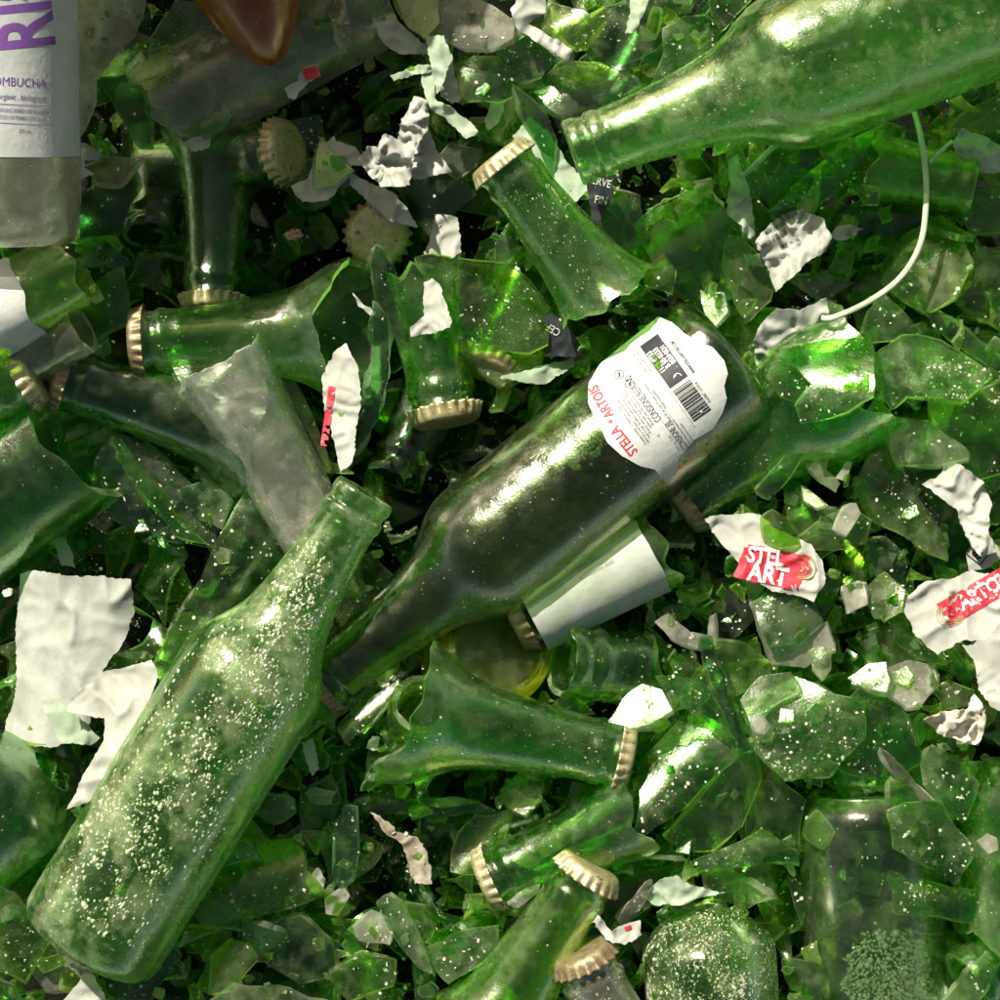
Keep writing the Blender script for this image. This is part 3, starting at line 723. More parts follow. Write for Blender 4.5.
d5 = bottle_piece((498, 646), 2, (470, 676), -50, 0, 40, 1.0, 'yellow', .2, .6, 'yellow-green bottle base glowing beneath the labelled bottle', 'broken_bottle', nfleck=50, nick='the yellow-green bottle base', pf=lambda s: 24.5 - 4 * max(0, 1 - s / 6.) ** 2, group=None, j1=5)
mb2 = revolve([(1.2, .05), (1.0, 10), (.2, 17), (0, 20.4), (4, 20), (4.5, 10), (4.6, .05)], 64, 1.0); o = mb2.build('bottle_base', glass('yellow', .3, .6, .05)); o.parent = d5
d6 = bottle_piece((1030, 760), -4, (1030, 1000), 0, 0, 70, 1.05, 'green', .35, .22, 'bottle side bulging in from the right edge with a bright glint', 'broken_bottle', nfleck=120, nick='the bottle at the right edge', pf=lambda s: 28 - 10 * max(0, 1 - s / 22.) ** 2, j1=6)
d7 = bottle_piece((395, 480), -28, (440, 380), -40, 0, 60, 1.0, 'deep', .2, .14, 'dark blue-green neck sunk behind the middle bottle', 'broken_bottle', j1=5, nick='the sunken blue-green neck')
d8 = bottle_piece((968, 985), 2, (1060, 925), -10, 0, 50, 1.2, 'green', .3, .14, 'threaded bottle mouth poking out at the bottom right corner', 'bottle_neck', nfleck=60, nick='the threaded mouth in the corner')
# ------------------------------------------------------------------ traced glass shards
FL = (.3, -.5)      # a face turned so that it throws the sun at the camera
def sh(pts, z, label, tint='green', nick=None, **k):
    return shard(pts, z, tint, label=label, nick=nick, **k)
# top left, in the shade
q, zq = sh([(58, -8), (148, -8), (135, 35), (105, 68), (92, 78), (95, 100), (82, 135), (74, 142), (64, 60)], 6, 'large frosted clear piece with embossed lettering, right beside the tall clear bottle', 'smoke', 'the embossed clear piece', haze=.5, curv=(75, 40), slope=(-.2, 0), amp=1)
p = Print(); p.text('NTEN', 21, 122, 12, 64, .8, .015); p.text('RETURN', 15, 103, 40, 64, .8, .01)
p.build('embossed_lettering', flatmap(zq, .0006), glass('clear', .2, .5), q)
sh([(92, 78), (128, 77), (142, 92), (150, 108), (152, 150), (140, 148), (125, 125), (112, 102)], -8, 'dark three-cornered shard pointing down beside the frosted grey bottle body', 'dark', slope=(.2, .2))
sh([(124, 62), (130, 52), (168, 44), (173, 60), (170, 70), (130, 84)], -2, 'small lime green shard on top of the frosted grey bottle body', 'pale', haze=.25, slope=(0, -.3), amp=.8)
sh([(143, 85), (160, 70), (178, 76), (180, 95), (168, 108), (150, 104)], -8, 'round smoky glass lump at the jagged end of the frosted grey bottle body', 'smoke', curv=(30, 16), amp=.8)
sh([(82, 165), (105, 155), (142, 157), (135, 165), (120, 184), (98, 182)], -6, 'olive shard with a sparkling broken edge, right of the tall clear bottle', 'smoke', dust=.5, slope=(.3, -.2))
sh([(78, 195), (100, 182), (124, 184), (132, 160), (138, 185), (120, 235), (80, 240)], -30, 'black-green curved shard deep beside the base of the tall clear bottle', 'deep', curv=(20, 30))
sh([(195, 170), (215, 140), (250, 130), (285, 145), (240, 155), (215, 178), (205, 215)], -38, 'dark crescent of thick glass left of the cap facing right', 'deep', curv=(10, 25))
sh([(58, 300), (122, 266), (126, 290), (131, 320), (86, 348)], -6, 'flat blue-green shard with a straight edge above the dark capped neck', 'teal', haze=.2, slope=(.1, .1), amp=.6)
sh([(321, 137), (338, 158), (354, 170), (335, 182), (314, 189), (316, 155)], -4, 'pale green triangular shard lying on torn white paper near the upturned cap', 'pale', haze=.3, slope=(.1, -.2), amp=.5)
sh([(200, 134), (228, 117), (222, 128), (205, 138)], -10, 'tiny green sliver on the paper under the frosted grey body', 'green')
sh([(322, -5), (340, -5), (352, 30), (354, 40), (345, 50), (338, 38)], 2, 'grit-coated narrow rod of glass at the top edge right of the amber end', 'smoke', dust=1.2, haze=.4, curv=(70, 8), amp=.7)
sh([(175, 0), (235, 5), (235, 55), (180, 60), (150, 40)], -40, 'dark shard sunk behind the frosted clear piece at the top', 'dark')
# top middle
sh([(360, 0), (377, 20), (384, 17), (372, -6), (358, -6)], 0, 'narrow light green shard end at the top edge beside a paper flap', 'pale', haze=.4)
sh([(395, -6), (437, -6), (440, 22), (426, 38), (408, 26)], 6, 'light olive shard at the top edge above the twisted paper ribbon', 'pale', haze=.35, slope=(.1, -.3), dust=.5)
sh([(425, 45), (440, 2), (470, -6), (494, 6), (516, 22), (513, 38), (490, 50), (465, 48), (445, 42)], 4, 'large milky grey-green shard at the top edge with a rounded outline', 'smoke', 'the milky grey-green shard at the top', haze=.45, curv=(150, 45), slope=(0, -.1), amp=.8)
sh([(448, 82), (452, 66), (475, 55), (496, 56), (512, 70), (520, 92), (500, 102), (457, 98)], -2, 'glossy green shard curling over at its right edge below the milky grey one', 'green', curv=(60, 26), slope=(-.1, -.3))
sh([(498, 52), (522, 30), (556, 58), (541, 77), (520, 84), (504, 72)], -8, 'flat teal shard tucked under paper near the top middle', 'teal', haze=.25, amp=.7)
sh([(548, 2), (572, 8), (590, 14), (604, 6), (608, 22), (596, 40), (588, 50), (576, 52), (560, 34), (548, 24)], 8, 'thick lumpy glass piece full of glints at the top edge', 'bright', curv=(30, 14), dust=.35, thick=5, amp=2.5)
sh([(575, 35), (605, 10), (655, -6), (702, -6), (680, 20), (655, 50), (622, 65), (595, 60)], -14, 'dark grey-green plate behind the lumpy glass at the top edge', 'dark', haze=.25, curv=(20, 50), amp=.8)
sh([(535, 90), (560, 60), (600, 62), (640, 84), (622, 100), (590, 117), (565, 120), (545, 105)], -10, 'dull curved piece above the open lip of the bright bottle', 'dark', curv=(25, 30), haze=.22, slope=(.1, -.2))
sh([(662, 28), (682, 18), (707, 14), (722, 32), (716, 58), (698, 72), (652, 82), (664, 52)], 0, 'leaf-shaped green shard above the neck of the bright bottle', 'green', curv=(60, 30), haze=.15, amp=.8)
sh([(708, -6), (755, -6), (735, 16), (722, 31), (712, 14)], 6, 'dusty shard wedged at the top edge against the bright bottle shoulder', 'green', dust=.7)
sh([(512, 85), (530, 98), (548, 120), (556, 140), (552, 182), (540, 150), (524, 118)], -4, 'thin dark curved shard in front of the bright bottle lip', 'dark', curv=(-50, 22))
sh([(440, 160), (450, 143), (482, 150), (476, 166), (457, 180)], -16, 'olive brown flat shard left of the capped neck', 'smoke', haze=.2)
sh([(400, 186), (450, 164), (476, 194), (455, 214), (430, 236), (412, 214)], -24, 'dark green plate left of the capped neck in the upper middle', 'dark', slope=(.2, .1))
sh([(415, 258), (432, 253), (508, 262), (530, 280), (550, 316), (548, 344), (530, 352), (470, 352), (452, 340), (438, 300), (428, 276)], -2, 'sunlit curved green piece with bright speckles left of the capped neck break', 'bright', 'the sunlit curved piece in the upper middle', curv=(-35, 34), dust=.45, haze=.14, slope=(-.1, -.15))
sh([(470, 350), (506, 354), (548, 345), (540, 368), (502, 384), (478, 372)], -12, 'green shard tucked under the sunlit curved piece', 'bright', slope=(0, -.3))
sh([(371, 262), (376, 246), (384, 250), (398, 282), (418, 300), (420, 340), (402, 348), (385, 322)], -10, 'dark pointed curved shard standing left of the white paper flap', 'dark', curv=(100, 22), slope=(-.3, 0))
sh([(585, 210), (605, 190), (640, 195), (650, 245), (628, 250), (600, 235)], -14, 'green plate between the bright bottle lip and the leaf-like shards', 'green', haze=.15)
sh([(632, 225), (655, 205), (690, 190), (716, 200), (740, 230), (736, 270), (724, 300), (716, 325), (692, 302), (655, 270)], -6, 'broad dark green plate below the neck of the bright bottle', 'green', 'the broad dark plate below the bright bottle', curv=(40, 40), slope=(.1, .0), dust=.3)
sh([(700, 290), (724, 292), (728, 312), (716, 326), (704, 312)], -2, 'thin shard tip catching light above the label bottle base', 'pale', slope=FL)
sh([(724, 240), (734, 228), (756, 250), (773, 276), (770, 300), (748, 322), (736, 302), (726, 270)], 0, 'vivid green pointed shard below the paper strip', 'bright', slope=(.15, .1), haze=.22, dust=.15)
sh([(728, 168), (790, 140), (848, 118), (882, 128), (850, 172), (812, 205), (770, 205), (745, 190)], -8, 'wide green plate hidden partly under the bright top right bottle', 'green', 'the wide plate under the bright bottle', curv=(25, 60), slope=(0, .1))
sh([(768, 212), (790, 188), (845, 142), (890, 124), (904, 132), (880, 160), (820, 205), (790, 232)], -2, 'long ribbed rod-like shard rising to the right under the bright bottle', 'green', dust=.55, curv=(35, 12), thick=3.5)
sh([(799, 207), (812, 186), (820, 175), (818, 192), (809, 216), (800, 212)], 6, 'small narrow lime shard beside the printed paper', 'bright', haze=.4, slope=(.2, -.2), amp=.4)
sh([(838, 216), (862, 200), (905, 215), (958, 212), (938, 232), (900, 238), (858, 236)], -14, 'dark flat shard crossed by the white strap', 'dark', curv=(0, 30))
sh([(880, 282), (903, 250), (930, 228), (950, 216), (962, 236), (974, 262), (955, 296), (930, 312), (900, 300)], 4, 'milky sunlit green shard with a bright upper corner near the right edge', 'bright', 'the milky sunlit shard at the right', haze=.35, curv=(-45, 40), slope=(.2, -.2), amp=.8)
sh([(958, 205), (968, 192), (1006, 190), (1006, 232), (970, 233)], 2, 'square dull green shard at the right edge', 'green', haze=.2, amp=.8)
sh([(950, 128), (968, 112), (1006, 92), (1006, 126), (985, 132), (968, 128)], 6, 'green shard resting on pale paper at the upper right edge', 'bright', haze=.2)
sh([(862, 342), (868, 312), (882, 290), (902, 312), (922, 332), (895, 340)], 2, 'dull triangular shard left of the crack-like sliver', 'green', haze=.2, slope=(0, -.2), amp=.6)
sh([(915, 296), (940, 310), (980, 340), (1006, 362), (1006, 380), (975, 358), (935, 330)], 4, 'long narrow diagonal shard running to the right edge', 'green', curv=(-35, 10), thick=3.5)
sh([(948, 270), (985, 250), (1006, 256), (1006, 330), (978, 318), (955, 300)], -4, 'leafy green shard at the right edge above the diagonal sliver', 'bright', curv=(60, 30), haze=.18)
sh([(905, 128), (950, 150), (952, 190), (925, 196), (900, 170)], -20, 'deep green shard behind the white strap', 'green')
# right middle
sh([(773, 350), (800, 345), (866, 332), (874, 372), (873, 396), (850, 410), (800, 424), (794, 405), (812, 384)], 36, 'curved bottle corner piece blazing with a white sun reflection', 'green', 'the blazing corner piece', curv=(0, 36), slope=(.32, -.42), dust=.45, haze=.14, rough=.07, amp=1.)
sh([(766, 376), (780, 350), (800, 346), (816, 380), (800, 405), (782, 396)], 31, 'rounded dark shard touching the blazing corner piece', 'green', curv=(60, 20), dust=.4)
sh([(876, 356), (902, 334), (942, 340), (992, 374), (962, 402), (930, 396), (906, 396), (892, 410), (878, 388)], 24, 'broad olive shard thick with dust, right of the blazing corner piece', 'green', 'the dusty olive shard', dust=.95, haze=.3, curv=(-20, 50), slope=(.1, -.25))
sh([(930, 384), (965, 398), (1006, 380), (1006, 470), (968, 482), (954, 462), (936, 440)], 6, 'tall flat green shard at the right edge with one ribbed rim', 'bright', 'the tall flat shard at the right edge', haze=.15, curv=(80, 50), dust=.4)
sh([(888, 424), (892, 418), (928, 420), (966, 452), (968, 458), (940, 464), (896, 466)], 14, 'frosted angular shard lying over the curved right-hand pieces', 'pale', haze=.25, dust=.6, slope=(.1, -.25), amp=.8)
sh([(852, 486), (868, 456), (890, 438), (900, 462), (918, 500), (944, 538), (948, 560), (918, 546), (885, 528), (862, 512)], 10, 'long curved green shard arching down to the right', 'bright', 'the arching green shard', curv=(-50, 24), dust=.4, haze=.2, slope=(.2, -.1))
sh([(894, 452), (902, 450), (916, 476), (935, 510), (950, 545), (944, 560), (925, 530), (906, 495)], 6, 'dark serrated broken rim along the arching green shard', 'deep', dust=.9, curv=(-60, 8), thick=5, amp=3)
sh([(905, 470), (940, 468), (960, 500), (975, 555), (958, 600), (930, 560), (915, 520)], -4, 'dark olive plate behind the serrated rim', 'dark', haze=.2)
sh([(838, 442), (856, 424), (876, 414), (890, 430), (868, 440), (846, 452)], 8, 'bright wedge shard below the blazing corner piece', 'bright', slope=(.2, -.45), haze=.25)
sh([(756, 490), (790, 450), (832, 420), (862, 402), (850, 420), (800, 460), (770, 500)], 16, 'narrow curved sliver along the lower side of the half bottle', 'green', dust=.5, curv=(40, 14))
sh([(800, 458), (812, 452), (828, 458), (826, 470), (840, 482), (835, 492), (820, 482)], 14, 'twisted milky scrap of glass under the blazing corner piece', 'pale', haze=.35, slope=(.2, -.2))
sh([(836, 478), (848, 462), (852, 462), (846, 482)], 18, 'tiny colourless glass splinter standing in the green shards', 'clear', haze=.4, amp=.3)
sh([(801, 486), (812, 492), (828, 505), (816, 508), (803, 500)], 16, 'small lime triangular chip above the red-printed paper', 'pale', haze=.3, slope=FL, amp=.4)
sh([(784, 500), (800, 490), (822, 508), (852, 512), (838, 530), (806, 540), (790, 520)], 8, 'green shard touching the corner of the red-printed paper', 'bright', haze=.2)
sh([(762, 518), (772, 510), (786, 518), (800, 544), (780, 548), (765, 538)], 16, 'bright chip lying over the top of the red-printed paper', 'bright', haze=.25, dust=.4, amp=.8)
sh([(796, 540), (820, 520), (852, 506), (872, 520), (866, 544), (834, 550), (812, 549)], 12, 'rounded shard with a lit rim right of the red-printed paper', 'bright', 'the lit-rimmed shard', haze=.2, curv=(10, 24), dust=.4)
sh([(834, 530), (844, 508), (856, 504), (861, 513), (846, 536)], 18, 'small frosted clear chip on the lit-rimmed shard', 'clear', haze=.6, amp=.4)
sh([(868, 542), (885, 536), (905, 555), (912, 585), (904, 604), (884, 588), (872, 568)], 2, 'dull dark-toned shard left of the large white label paper', 'dark', haze=.3)
sh([(752, 602), (770, 588), (790, 586), (812, 600), (824, 620), (802, 640), (768, 646), (760, 628)], 12, 'dull teal shard like a shield on a clear one, under the red-printed paper', 'teal', 'the teal shield shard', haze=.35, slope=(.05, -.15), dust=.2, curv=(60, 30), amp=.7)
sh([(750, 600), (770, 640), (800, 645), (826, 622), (836, 650), (805, 668), (772, 664), (758, 630)], 7, 'clear dusty shard peeping out below the teal shield-like one', 'clear', haze=.35, dust=.5)
sh([(842, 588), (864, 584), (868, 604), (848, 614)], 12, 'small flat whitish chip standing out in the dark gap', 'clear', haze=1.0, amp=.3)
sh([(808, 650), (820, 646), (832, 648), (830, 668), (822, 680), (812, 670)], 14, 'small pale green chip below the teal shield-like shard', 'pale', haze=.45, slope=(.2, -.3), amp=.6)
sh([(864, 588), (884, 572), (905, 590), (902, 610), (884, 622), (868, 606)], 8, 'glinting green chip right of the small whitish one', 'bright', haze=.2, slope=(.2, -.3))
sh([(890, 605), (900, 600), (915, 640), (935, 655), (945, 662), (915, 660), (895, 640)], 8, 'bright green curved edge tucked under the large white label paper', 'bright', curv=(-40, 14))
# lower right
sh([(848, 678), (868, 664), (886, 662), (890, 680), (886, 692), (866, 688)], 16, 'cream lit shard with a sun patch, left of the clear cracked one', 'pale', haze=.35, slope=(.25, -.4), amp=.7)
sh([(884, 672), (908, 660), (934, 666), (938, 684), (920, 706), (908, 708), (890, 694)], 14, 'clear cracked shard between the cream lit one and the white papers', 'clear', 'the clear cracked shard', haze=.4, slope=(.1, -.3))
sh([(932, 690), (950, 680), (975, 690), (972, 706), (948, 708)], 12, 'bright crumpled-looking green shard beside the small folded paper', 'bright', haze=.25)
sh([(742, 712), (765, 690), (795, 676), (835, 694), (862, 700), (866, 738), (830, 776), (785, 782), (758, 748)], 14, 'broad dusty green plate with a small sun glint, above the foamy bottle', 'green', 'the broad dusty plate', dust=.7, haze=.24, curv=(20, 60), slope=(.12, -.2), thick=3)
sh([(845, 700), (866, 684), (888, 690), (906, 716), (924, 760), (890, 784), (850, 776), (836, 768)], 10, 'second dusty plate, right of the broad one and darker', 'green', dust=.55, haze=.15, curv=(80, 50), slope=(.2, 0))
sh([(740, 700), (760, 676), (790, 672), (800, 690), (770, 706), (750, 722)], 12, 'pale lit chip-edged shard at the upper corner of the broad dusty plate', 'pale', haze=.2, slope=(.15, -.3), dust=.5)
sh([(752, 722), (760, 716), (766, 724), (764, 734), (756, 732)], 22, 'tiny white square chip on the broad dusty plate', 'clear', haze=.8, amp=.2)
sh([(636, 764), (648, 752), (690, 706), (718, 722), (742, 738), (748, 748), (700, 790), (660, 825), (630, 843), (640, 802)], 14, 'large convex shard with a long white sun streak, right of the sideways capped neck', 'green', 'the streaked convex shard', curv=(45, 27), slope=(.16, -.3), dust=.55, haze=.2, rough=.07, amp=1.)
sh([(664, 838), (700, 800), (752, 742), (760, 780), (742, 826), (712, 850), (685, 853)], 6, 'vivid green hollow curved piece under the streaked convex shard', 'bright', 'the vivid hollow piece', curv=(45, -26), slope=(-.1, .2), thick=3.2)
sh([(655, 676), (680, 676), (712, 690), (728, 708), (738, 738), (724, 738), (700, 716), (670, 700)], 16, 'curved shard sloping down from the milky lit one to the streaked one', 'green', curv=(-40, 18), dust=.5, haze=.22, slope=(.15, -.1))
sh([(608, 722), (622, 700), (642, 684), (662, 690), (672, 710), (655, 724), (630, 728)], 14, 'milky shard blown out white by the sun near the sideways neck cap', 'pale', 'the blown-out milky shard', haze=.3, slope=(.3, -.5), rough=.1, dust=.4, amp=.7)
sh([(655, 622), (668, 614), (690, 636), (712, 640), (714, 613), (716, 645), (695, 648), (672, 640)], 8, 'thin fan-shaped colourless shard above the curved green ones', 'clear', haze=.4, amp=.4)
sh([(700, 640), (712, 636), (726, 680), (738, 720), (752, 750), (745, 752), (726, 720), (712, 690)], 20, 'thin dark arc of broken glass rim standing on edge', 'dark', dust=.7, curv=(-70, 9), thick=4, amp=1.4)
sh([(714, 640), (745, 644), (775, 668), (748, 690), (730, 700), (718, 670)], 8, 'lively green crumpled-looking shard right of the thin dark arc', 'bright', haze=.24, dust=.5)
sh([(700, 665), (715, 690), (690, 712), (676, 700)], 4, 'bright green shard under the curved sloping one', 'bright', haze=.2)
sh([(752, 745), (780, 780), (806, 800), (800, 850), (770, 860), (745, 840)], 0, 'deep green plate left of the foamy bottle', 'bright', haze=.1, curv=(60, 40))
sh([(742, 840), (762, 828), (800, 856), (800, 866), (770, 864), (700, 872), (690, 862)], 8, 'thin wavy shard edge running to the foamy bottle', 'green', dust=.6, curv=(10, 10), haze=.2)
sh([(700, 870), (740, 852), (770, 866), (775, 890), (740, 905), (712, 898)], 2, 'round leaf-like green shard left of the foamy bottle', 'bright', haze=.12, curv=(20, 26))
sh([(888, 812), (905, 802), (942, 800), (966, 840), (972, 856), (955, 886), (924, 864), (892, 848)], 26, 'dusty shard leaning on the right side of the foamy bottle', 'green', 'the leaning dusty shard', dust=.6, haze=.22, curv=(-40, 30), slope=(.1, -.1))
sh([(922, 758), (930, 748), (962, 766), (978, 784), (965, 820), (940, 806), (928, 784)], 12, 'pale-skinned dark shard between the plates and the right edge bottle', 'green', haze=.3, slope=(.1, -.15))
sh([(880, 748), (888, 754), (915, 782), (940, 806), (932, 812), (905, 790)], 20, 'narrow splinter of bright-edged glass above the foamy bottle', 'smoke', dust=.5, amp=.6, curv=(-40, 8))
sh([(978, 842), (988, 834), (997, 838), (998, 850), (988, 854)], 36, 'small white angular chip resting on the right edge bottle', 'clear', haze=.8, amp=.2)
sh([(890, 870), (955, 888), (1006, 900), (1006, 925), (940, 918), (895, 915)], 14, 'long green shard with a cream stained streak, right of the foamy bottle', 'green', dust=.8, curv=(0, 14), haze=.2)
sh([(940, 1006), (965, 975), (1006, 935), (1006, 952), (975, 1006)], 22, 'curved shard rim crossing the bottom right corner', 'pale', curv=(-45, 10), haze=.3)
sh([(890, 780), (915, 788), (932, 812), (905, 812), (890, 800)], 20, 'dull green shard over the rounded base of the foamy bottle', 'green', dust=.5)
# lower middle
sh([(183, 905), (190, 880), (210, 862), (245, 838), (290, 838), (304, 850), (306, 872), (326, 896), (298, 906), (250, 915), (206, 929)], 4, 'curved green shard with a glowing lime corner, right of the dusty bottle', 'bright', 'the glowing lime-cornered shard', curv=(15, 34), slope=(.1, -.15), haze=.22, dust=.3, amp=.9)
sh([(376, 903), (388, 896), (402, 900), (416, 925), (424, 950), (434, 975), (418, 968), (392, 935)], 14, 'tapering tube-like shard blazing white along its length near the bottom', 'pale', 'the blazing tapering shard', curv=(-60, 10), slope=(.2, -.2), haze=.3, rough=.08, thick=3)
sh([(402, 905), (425, 905), (436, 925), (430, 940), (418, 930)], 8, 'yellowish mossy green chip beside the blazing tapering shard', 'bright', dust=.6, haze=.3)
sh([(425, 948), (450, 935), (498, 925), (500, 948), (478, 965), (448, 984), (430, 965)], 10, 'flat dull shard pointing left beside the smooth capped neck', 'green', haze=.22, dust=.4, slope=(.1, -.2))
sh([(334, 822), (345, 806), (358, 806), (360, 850), (352, 878), (340, 886), (332, 878)], 6, 'frosted rod-shaped green shard standing upright in the lower middle', 'teal', 'the frosted rod-shaped shard', haze=.35, curv=(90, 12), thick=3.4, amp=.7)
sh([(325, 900), (345, 888), (350, 896), (338, 916), (326, 914)], 4, 'small milky shard with a lit edge below the frosted rod', 'clear', haze=.6, amp=.5)
sh([(300, 790), (330, 775), (340, 800), (330, 840), (308, 850), (300, 820)], -2, 'oval green shard behind the frosted rod', 'green', haze=.2, curv=(80, 26))
sh([(250, 800), (262, 792), (292, 800), (295, 812), (275, 822), (252, 812)], 0, 'stained cream and green shard near the lower edge of the dusty bottle', 'pale', haze=.3, dust=.6)
sh([(348, 930), (370, 912), (392, 922), (390, 945), (360, 940)], 2, 'milky bluish shard left of the blazing tapering shard', 'clear', haze=.5, amp=.6)
sh([(262, 925), (300, 915), (330, 940), (340, 975), (300, 985), (262, 960)], 0, 'dark smooth plate in the bottom left quarter beside bright chips', 'dark', haze=.18)
sh([(210, 955), (230, 938), (248, 945), (258, 960), (235, 990), (208, 995)], 8, 'upright leaf-shaped bright green shard near the bottom edge', 'bright', haze=.2, curv=(60, 16), slope=(.2, -.2))
sh([(205, 1006), (230, 985), (290, 990), (330, 1006)], 14, 'pale green curved shard cut by the bottom edge', 'pale', haze=.3, curv=(0, 24), slope=(0, -.2))
sh([(330, 975), (360, 955), (395, 960), (392, 985), (350, 1000)], 6, 'bright glinting shard just above the bottom edge, left of centre', 'bright', haze=.2, dust=.4)
sh([(380, 725), (395, 740), (418, 732), (450, 738), (440, 750), (398, 760), (385, 745)], -2, 'curved broken rim hanging below the mouth of the sideways capped neck', 'green', dust=.5, curv=(10, 12))
sh([(355, 800), (372, 795), (440, 808), (480, 802), (478, 812), (430, 820), (380, 815)], -4, 'long dark arc of glass in the lower hollow', 'dark', dust=.5, curv=(5, 10), thick=4)
sh([(500, 790), (520, 772), (543, 776), (542, 800), (525, 815), (505, 806)], -2, 'lit green shard framed by the dark hollow below the sideways neck', 'bright', haze=.3, slope=(.2, -.35))
sh([(470, 800), (500, 812), (540, 815), (530, 835), (480, 828)], -10, 'dark green curved plate under the sideways neck', 'green', curv=(0, 24))
sh([(515, 862), (545, 838), (590, 805), (632, 790), (634, 796), (600, 818), (556, 850), (530, 868)], 12, 'grey dusty curved sliver lying along the left-capped neck', 'smoke', 'the grey curved sliver', dust=.6, haze=.4, curv=(35, 12), slope=(.1, -.2))
sh([(508, 905), (520, 896), (540, 884), (538, 892), (518, 908)], 14, 'pointed clear splinter between two gold caps', 'clear', haze=.4, amp=.3)
sh([(560, 920), (600, 900), (640, 870), (680, 862), (660, 900), (610, 930)], -6, 'green plate behind the gold caps near the bottom edge', 'green')
sh([(618, 920), (635, 895), (648, 880), (652, 886), (640, 910), (625, 925)], 16, 'gritty grey sliver standing beside the pale paper near the bottom', 'smoke', dust=.9, curv=(50, 6), thick=3)
sh([(300, 715), (340, 690), (372, 668), (400, 655), (398, 668), (360, 700), (318, 722), (300, 740)], 4, 'long bright green sliver under the neck of the labelled bottle', 'bright', 'the long bright sliver', curv=(35, 12), haze=.18, slope=(.1, -.2))
sh([(336, 728), (360, 705), (398, 680), (400, 690), (372, 722), (345, 745)], 8, 'long cream-lit glass sliver pointing at the threaded mouth', 'pale', haze=.3, curv=(40, 10), slope=(.2, -.35))
# left
sh([(92, 470), (110, 432), (142, 440), (172, 466), (202, 492), (218, 530), (212, 548), (168, 540), (112, 520)], -8, 'wide dark blue-green plate right of the broken body at the left edge', 'teal', 'the wide blue-green plate', haze=.2, curv=(-35, 40), dust=.35)
sh([(112, 436), (122, 440), (150, 480), (180, 525), (210, 545), (176, 536), (142, 500)], -1, 'thin bright-edged arc of glass on the wide blue-green plate', 'green', dust=.6, curv=(-45, 9), thick=3)
sh([(185, 450), (210, 436), (245, 440), (262, 470), (270, 510), (240, 512), (205, 490)], -10, 'vivid green shard below the frosted clear neck', 'bright', haze=.2)
sh([(175, 490), (200, 482), (230, 500), (222, 530), (200, 520)], -4, 'flat mint-coloured shard below the frosted clear neck', 'teal', haze=.45, amp=.6)
sh([(243, 494), (272, 505), (290, 530), (285, 565), (245, 600), (214, 628), (190, 640), (160, 682), (152, 664), (194, 592), (214, 545)], 4, 'large dark curved piece with a serrated left edge above the dusty bottle', 'green', 'the serrated curved piece', curv=(55, 34), dust=.35, haze=.12, slope=(-.15, .0), thick=3)
sh([(162, 660), (168, 632), (188, 612), (205, 620), (206, 634), (190, 652), (178, 668)], -4, 'glowing yellow-green lump behind the serrated curved piece', 'yellow', haze=.5, curv=(50, 16), amp=.6)
sh([(168, 356), (232, 364), (222, 374), (208, 386), (182, 386)], 6, 'strip of glass with a white sun glint beside the frosted clear neck', 'pale', slope=(.2, -.5), haze=.3, rough=.08, amp=.6)
sh([(262, 375), (290, 380), (310, 410), (325, 450), (330, 470), (312, 465), (290, 430)], -8, 'green curved shard between the frosted clear neck and the red-edged paper', 'bright', haze=.2, curv=(-60, 24))
sh([(372, 300), (388, 320), (388, 380), (378, 420), (352, 458), (346, 440), (368, 400), (374, 350)], 14, 'dark dusty crescent rim curling round the red-edged paper', 'dark', dust=.8, curv=(80, 16), thick=4, amp=1.2)
sh([(-6, 886), (12, 892), (32, 915), (46, 948), (26, 985), (-6, 968)], 8, 'bright green leaf-shaped shard in the bottom left corner', 'bright', haze=.25, curv=(60, 30), dust=.3)
sh([(30, 970), (48, 945), (70, 935), (90, 948), (78, 985), (48, 992)], 0, 'murky olive shard below the base of the dusty bottle', 'smoke', haze=.2, dust=.4)
sh([(100, 965), (130, 975), (165, 940), (180, 955), (150, 1000), (110, 1000)], -6, 'dark gritty shard under the base corner of the dusty bottle', 'dark', dust=.6)
sh([(-6, 980), (15, 985), (25, 1006), (-6, 1006)], 6, 'mossy green shard at the very bottom left corner', 'green', dust=.7)
sh([(162, 870), (185, 855), (190, 875), (172, 900)], -4, 'small white-edged sliver beside the glowing lime-cornered shard', 'pale', haze=.5)
# ------------------------------------------------------------------ paper scraps
def pp(pts, z, label, nick=None, **k): return paper(pts, z, label=label, nick=nick, **k)
PG_ = 0
PG = dict(mat=paper_mat('shade_grey_paper', (.42, .44, .37), (.60, .61, .54), .3))  # grey tone puts the shade into the paper colour
PGR = dict(mat=paper_mat('green_stained_paper', (.40, .52, .34), (.62, .70, .54), .4))
pp([(20, 574), (34, 570), (72, 576), (110, 578), (131, 579), (135, 612), (122, 645), (104, 668), (96, 700), (84, 738), (50, 748), (0, 744), (16, 692), (15, 640)], 2, 'large smooth white paper curling over at its right edge, left of the dusty bottle', 'the large smooth paper', crumple=.8, curv=(80, 40), freq=.018, slope=(.3, .1), **PG)
pp([(66, 712), (74, 696), (104, 672), (152, 660), (158, 676), (146, 716), (120, 750), (96, 798), (66, 810), (86, 770), (104, 740), (104, 718)], 16, 'bright sunlit folded white paper wedged against the dusty bottle', 'the sunlit folded paper', crumple=.9, slope=(.1, -.3), freq=.03)
pp([(40, 700), (60, 702), (100, 738), (90, 745), (60, 742)], 6, 'greenish paper fold at the foot of the large smooth paper', crumple=.4, **PGR)
pp([(54, 542), (66, 534), (72, 552), (75, 568), (62, 566)], -16, 'small white printed slip deep in the gap above the large smooth paper', crumple=.2)
